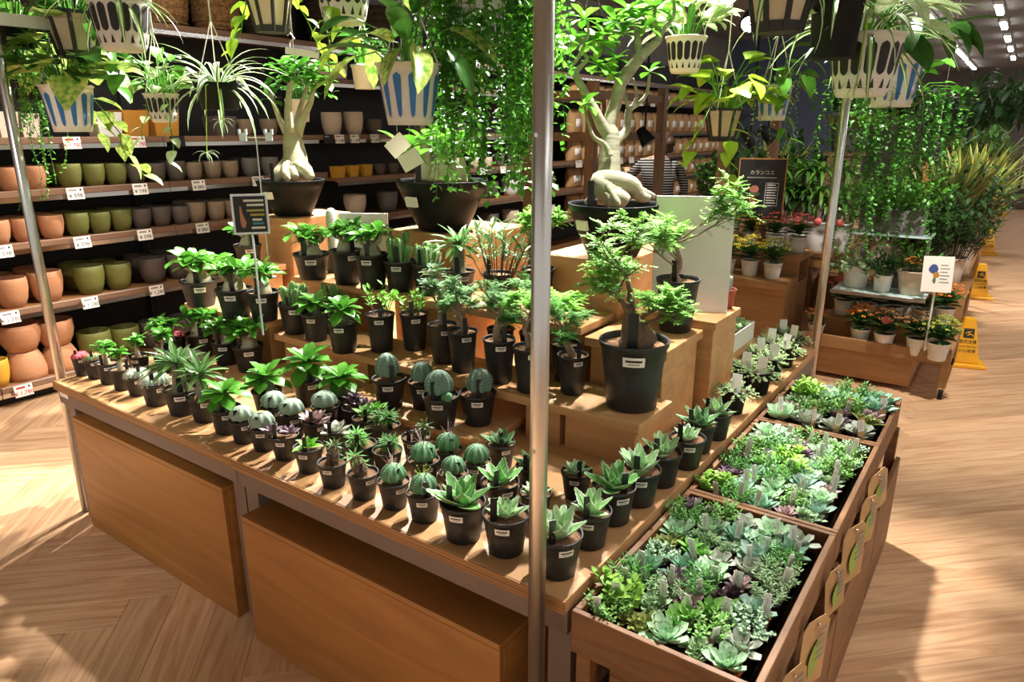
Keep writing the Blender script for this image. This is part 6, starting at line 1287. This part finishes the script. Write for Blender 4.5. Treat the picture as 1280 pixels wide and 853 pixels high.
def frondplant(v,n,L,m,e0=.4,e1=1.3):
    r=random.Random(v); f=MB()
    for i in range(n):
        az=i*2.4+r.uniform(-.3,.3); el=e0+(e1-e0)*i/n; l=L*r.uniform(.75,1.1); pts=[]
        for k in range(8): q=k/7; pts.append(Vector((math.cos(az)*l*q*math.cos(el-.7*q*q),math.sin(az)*l*q*math.cos(el-.7*q*q),.8+l*(math.sin(el)*q-.35*q*q))))
        f.tube(pts,.012,3,cap=False)
        for k in range(2,8):
            for s_ in (-1,1):
                for e in (.0,.5): p=pts[k].lerp(pts[min(k+1,7)],e); f.leaf(l*.36*(1.1-k/12),.07,pf_lance,2,.1,.4,0,lm(p,az+s_*.9,.1),cols=3)
    return [Part('fronds',f.mesh('fronds',[m]),kind='stuff')]
BG=[('palm','feathery palm in a pot',lambda v:frondplant(v,16,2.1,'lf_palm')),('snake_plant','yellow-edged snake plant in a pot',lambda v:[Part('leaves',fol_strap(v,12,2.6,.3,'lf_sans',1.1,1.5,.1,.8,5,.25),kind='stuff')]),('ficus_bush','dense dark ficus bush in a pot',lambda v:pl_bush(80+v%3,.9,'lf_dark',70,2.2,1.3,.28,.55,10,0,'bark')),('broadleaf_plant','large-leaved green houseplant in a pot',lambda v:[Part('leaves',fol_strap(v,9,1.4,.6,'lf_mid',.2,1.2,.8,1.0,3,.3,(0,1.2)),kind='stuff')]),('shrub','bushy green foliage plant in a pot',lambda v:pl_bush(84+v%3,.9,'lf_mid',60,2.6,1.2,.34,.5,10,0,'bark','lance')),('striped_pandanus','tall plant with narrow yellow-striped arching leaves',lambda v:[Part('leaves',fol_strap(v,16,3.0,.12,'lf_sans',.9,1.45,.5,.8,4,.25),kind='stuff')])]
BC={}
def bg(k,x,y,z,D,where,v=0,potm='pot_white'):
    n,desc,fn=BG[k]; key=(k,v%3)
    if key not in BC: BC[key]=fn(v%3)
    return bgpot(n,desc+' '+where,x,y,z,D,.9,potm,BC[key])
for i,(k,x,y,z,D) in enumerate([(2,.12,4.85,.47,.2),(2,.30,5.1,.47,.22),(4,.14,5.3,.47,.22)]): bg(k,x,y,z,D,'on the bench behind the glass shelf',i,'pot_cream')
for i,(k,x,y) in enumerate([(5,.15,5.85),(2,-.25,5.9),(1,.2,6.3),(3,-.3,6.5),(5,.22,6.8),(0,-.4,7.0),(3,.15,7.3),(1,.25,7.8),(4,-.2,7.8),(2,.28,6.0)]): bg(k,x,y,.4,.3,'on the long aisle bench',i,'pot_cream' if i%2 else 'pot_grey')
for i,(k,x,y) in enumerate([(0,.1,8.9),(4,.15,9.5),(5,.1,10.0),(3,.15,10.6),(0,-.3,9.6),(4,.15,11.4),(0,-.4,11)]): bg(k,x,y,.4,.36,'on the farther aisle bench',i,'pot_cream')
for i,(k,x,y) in enumerate([(4,-1.1,5.95),(0,-1.5,6.3),(3,-1.0,6.6),(4,-1.7,5.9),(0,-1.1,7.3),(5,-1.6,7.0),(4,-1.75,7.6)]): bg(k,x,y,.5,.3,'on the low bench behind the dracaenas',i,'pot_white')
# tall tree silhouettes at the end of the aisle
for i,(x,y,h) in enumerate([(.1,13.6,2.1),(.6,17.0,2.2),(-.6,15.2,1.9)]):
    t=thing('indoor_tree','slender potted tree with a %s crown at the far end of the aisle'%('round','wide','loose')[i] if False else 'slender potted indoor tree with dark drooping crown '+['just past the farther bench','farthest down the aisle','between the bench and the farthest tree'][i],'tree',(x,y,0)); obj('pot',pot_me(.9,'pot_grey',.4),t,Sm(.45)); b=MB(); b.tube([(0,0,.35),(.03,0,h*.5),(0,.02,h*.8)],[.035,.03,.02],8); build(b,'trunk','bark',t,smooth=True)
    f=MB(); r=random.Random(i)
    for k in range(260): c=Vector((r.gauss(0,.3),r.gauss(0,.3),h*.95+r.gauss(0,.22))); f.leaf(.26,.09,pf_lance,3,.1,.5,0,lm(c,r.uniform(0,6.28),r.uniform(-1.1,.3)),cols=3)
    build(f,'crown','lf_dark',t,smooth=True,kind='stuff')
# golden moss-like plant and hanging plaque
P=atd(1060,165,6.2); PZ=P.z-.17; bgpot('golden_fern','golden yellow frilly plant on a wooden pedestal behind the steel post',P.x,P.y,PZ,.29,.7,'pot_grey',pl_bush(91,.7,'lf_gold',50,.5,.8,.2,.5,9,0,'lf_gold'))
b=MB(); b.box(-.12,.12,-.12,.12,0,PZ-.03); b.box(-.15,.15,-.15,.15,PZ-.03,PZ); tag(build(b,'pedestal','brown_post',loc=(P.x,P.y,0)),'brown pedestal under the golden frilly plant','pedestal')
p=atd(1170,185,5.9); t=thing('hanging_plaque','small dark plaque hanging among the vines beside an orange post','sign',(p.x,p.y,p.z)); M=face((0,0,0),(CAM-p)*Vector((1,1,0)) if False else Vector((CAM.x-p.x,CAM.y-p.y,0))); b=MB(); b.box(-.05,.05,-.13,.13,-.005,.005); build(b,'board','gym_board',t,M=M); b=MB(); b.tube([(.0+.018*math.sin(i*1.9),-.09+i*.012,.0062) for i in range(16)],.0025,4); build(b,'scribble','chalk',t,M=M); b=MB(); b.tube([(0,0,.125),(0,0,3.3-p.z)],.003,5); build(b,'cord','white_pl',t)
p=aty(1156,240,5.55); b=MB(); b.box(-.03,.03,-.03,.03,0,p.z+.25); b.box(-.045,.045,-.04,.04,0,.02); tag(build(b,'orange_post','sign_wood',loc=(p.x,p.y,0)),'orange wooden post among the plants by the aisle','post')
# dark shelves far right
t=thing('dark_shelf','dark shelf unit at the far end of the aisle','shelf',(1.4,15.9,0)); wbox(t,'back',1.0,3.2,16.1,16.15,0,1.6,'black'); 
for z in (.1,.5,.9,1.3): wbox(t,'shelf_board',1.0,3.2,15.7,16.09,z,z+.03,'dark')
for i,z in enumerate((.1,.5,.9)):
    for j in range(3): o=obj('round_pot',cup_me(('pot_yellow','pot_grey','pot_cream')[(i+j)%3],.8)); o.scale=(.3,)*3; o.location=(1.25+j*.4,15.88,z+.031); tag(o,'%s round pot on the dark shelf down the aisle'%CN[('pot_yellow','pot_grey','pot_cream')[(i+j)%3]],'pot')
b=MB(); b.box(.55,3.5,20,20.1,0,1.9); struct(build(b,'wall_end','white_pl'))
# yellow wet-floor signs
def wetsign(x,y,rz,label):
    H=.34; t=thing('wet_floor_sign',label,'floor sign',(x,y,0),rz)
    b=MB()
    w0,w1,d0,d1=.085,.035,.075,.02
    vs=[(-w0,-d0,.028),(w0,-d0,.028),(w0,d0,.028),(-w0,d0,.028),(-w1,-d1,H),(w1,-d1,H),(w1,d1,H),(-w1,d1,H)]; b.add(vs,[(0,1,5,4),(1,2,6,5),(2,3,7,6),(3,0,4,7),(4,5,6,7),(3,2,1,0)]); build(b,'cone','yellow_sign',t,bevel=.006)
    b=MB(); b.box(-.125,.125,-.115,.115,0,.0275); build(b,'base','yellow_sign',t,bevel=.006)
    tl=math.atan2(d0-d1,H-.028)
    M=Tm(0,-(d0+d1)/2-.0022,.028+(H-.028)/2)@Rm(PI/2-tl,'X')
    b=MB(); b.box(-.032,.032,.02,.085,0,.001); build(b,'pictogram_panel','ink',t,M=M)
    b=MB(); b.tube([(-.012,.068,.0016),(-.012,.0685,.0016)],.006,8); b.tube([(-.008,.06,.0016),(.008,.046,.0016),(-.008,.036,.0016)],.004,5); b.tube([(.006,.048,.0016),(.022,.042,.0016),(.024,.03,.0016)],.0035,5); b.tube([(-.006,.058,.0016),(-.02,.05,.0016)],.003,5); b.tube([(-.004,.06,.0016),(.014,.066,.0016)],.003,5); build(b,'slipping_figure','yellow_sign',t,M=M,kind='stuff')
    obj('lettering',text_mesh('足元注意',.027,'ink'),t,M@Tm(0,-.008,.0004)); obj('lettering',text_mesh('Caution Wet Floor',.0145,'ink'),t,M@Tm(0,-.04,.0004)); obj('lettering',text_mesh('小心地滑',.027,'ink'),t,M@Tm(0,-.072,.0004))
for (px,py,l) in [(1208,455,'yellow wet-floor sign beside the flower cart'),(1226,372,'yellow wet-floor sign beside the bench of ficus pots'),(1238,318,'yellow wet-floor sign along the long plant bench'),(1254,269,'yellow wet-floor sign farthest down the aisle')]:
    p=atz(px-6,py,0); wetsign(p.x,p.y,.25,l)
# ================================================================ groups for look-alikes that share a label
_by={}
for o in COL.objects:
    if o.parent is None and o.get('label'): _by.setdefault(o['label'],[]).append(o)
for l,os_ in _by.items():
    if len(os_)>1:
        for o in os_: o['group']=l[:70]
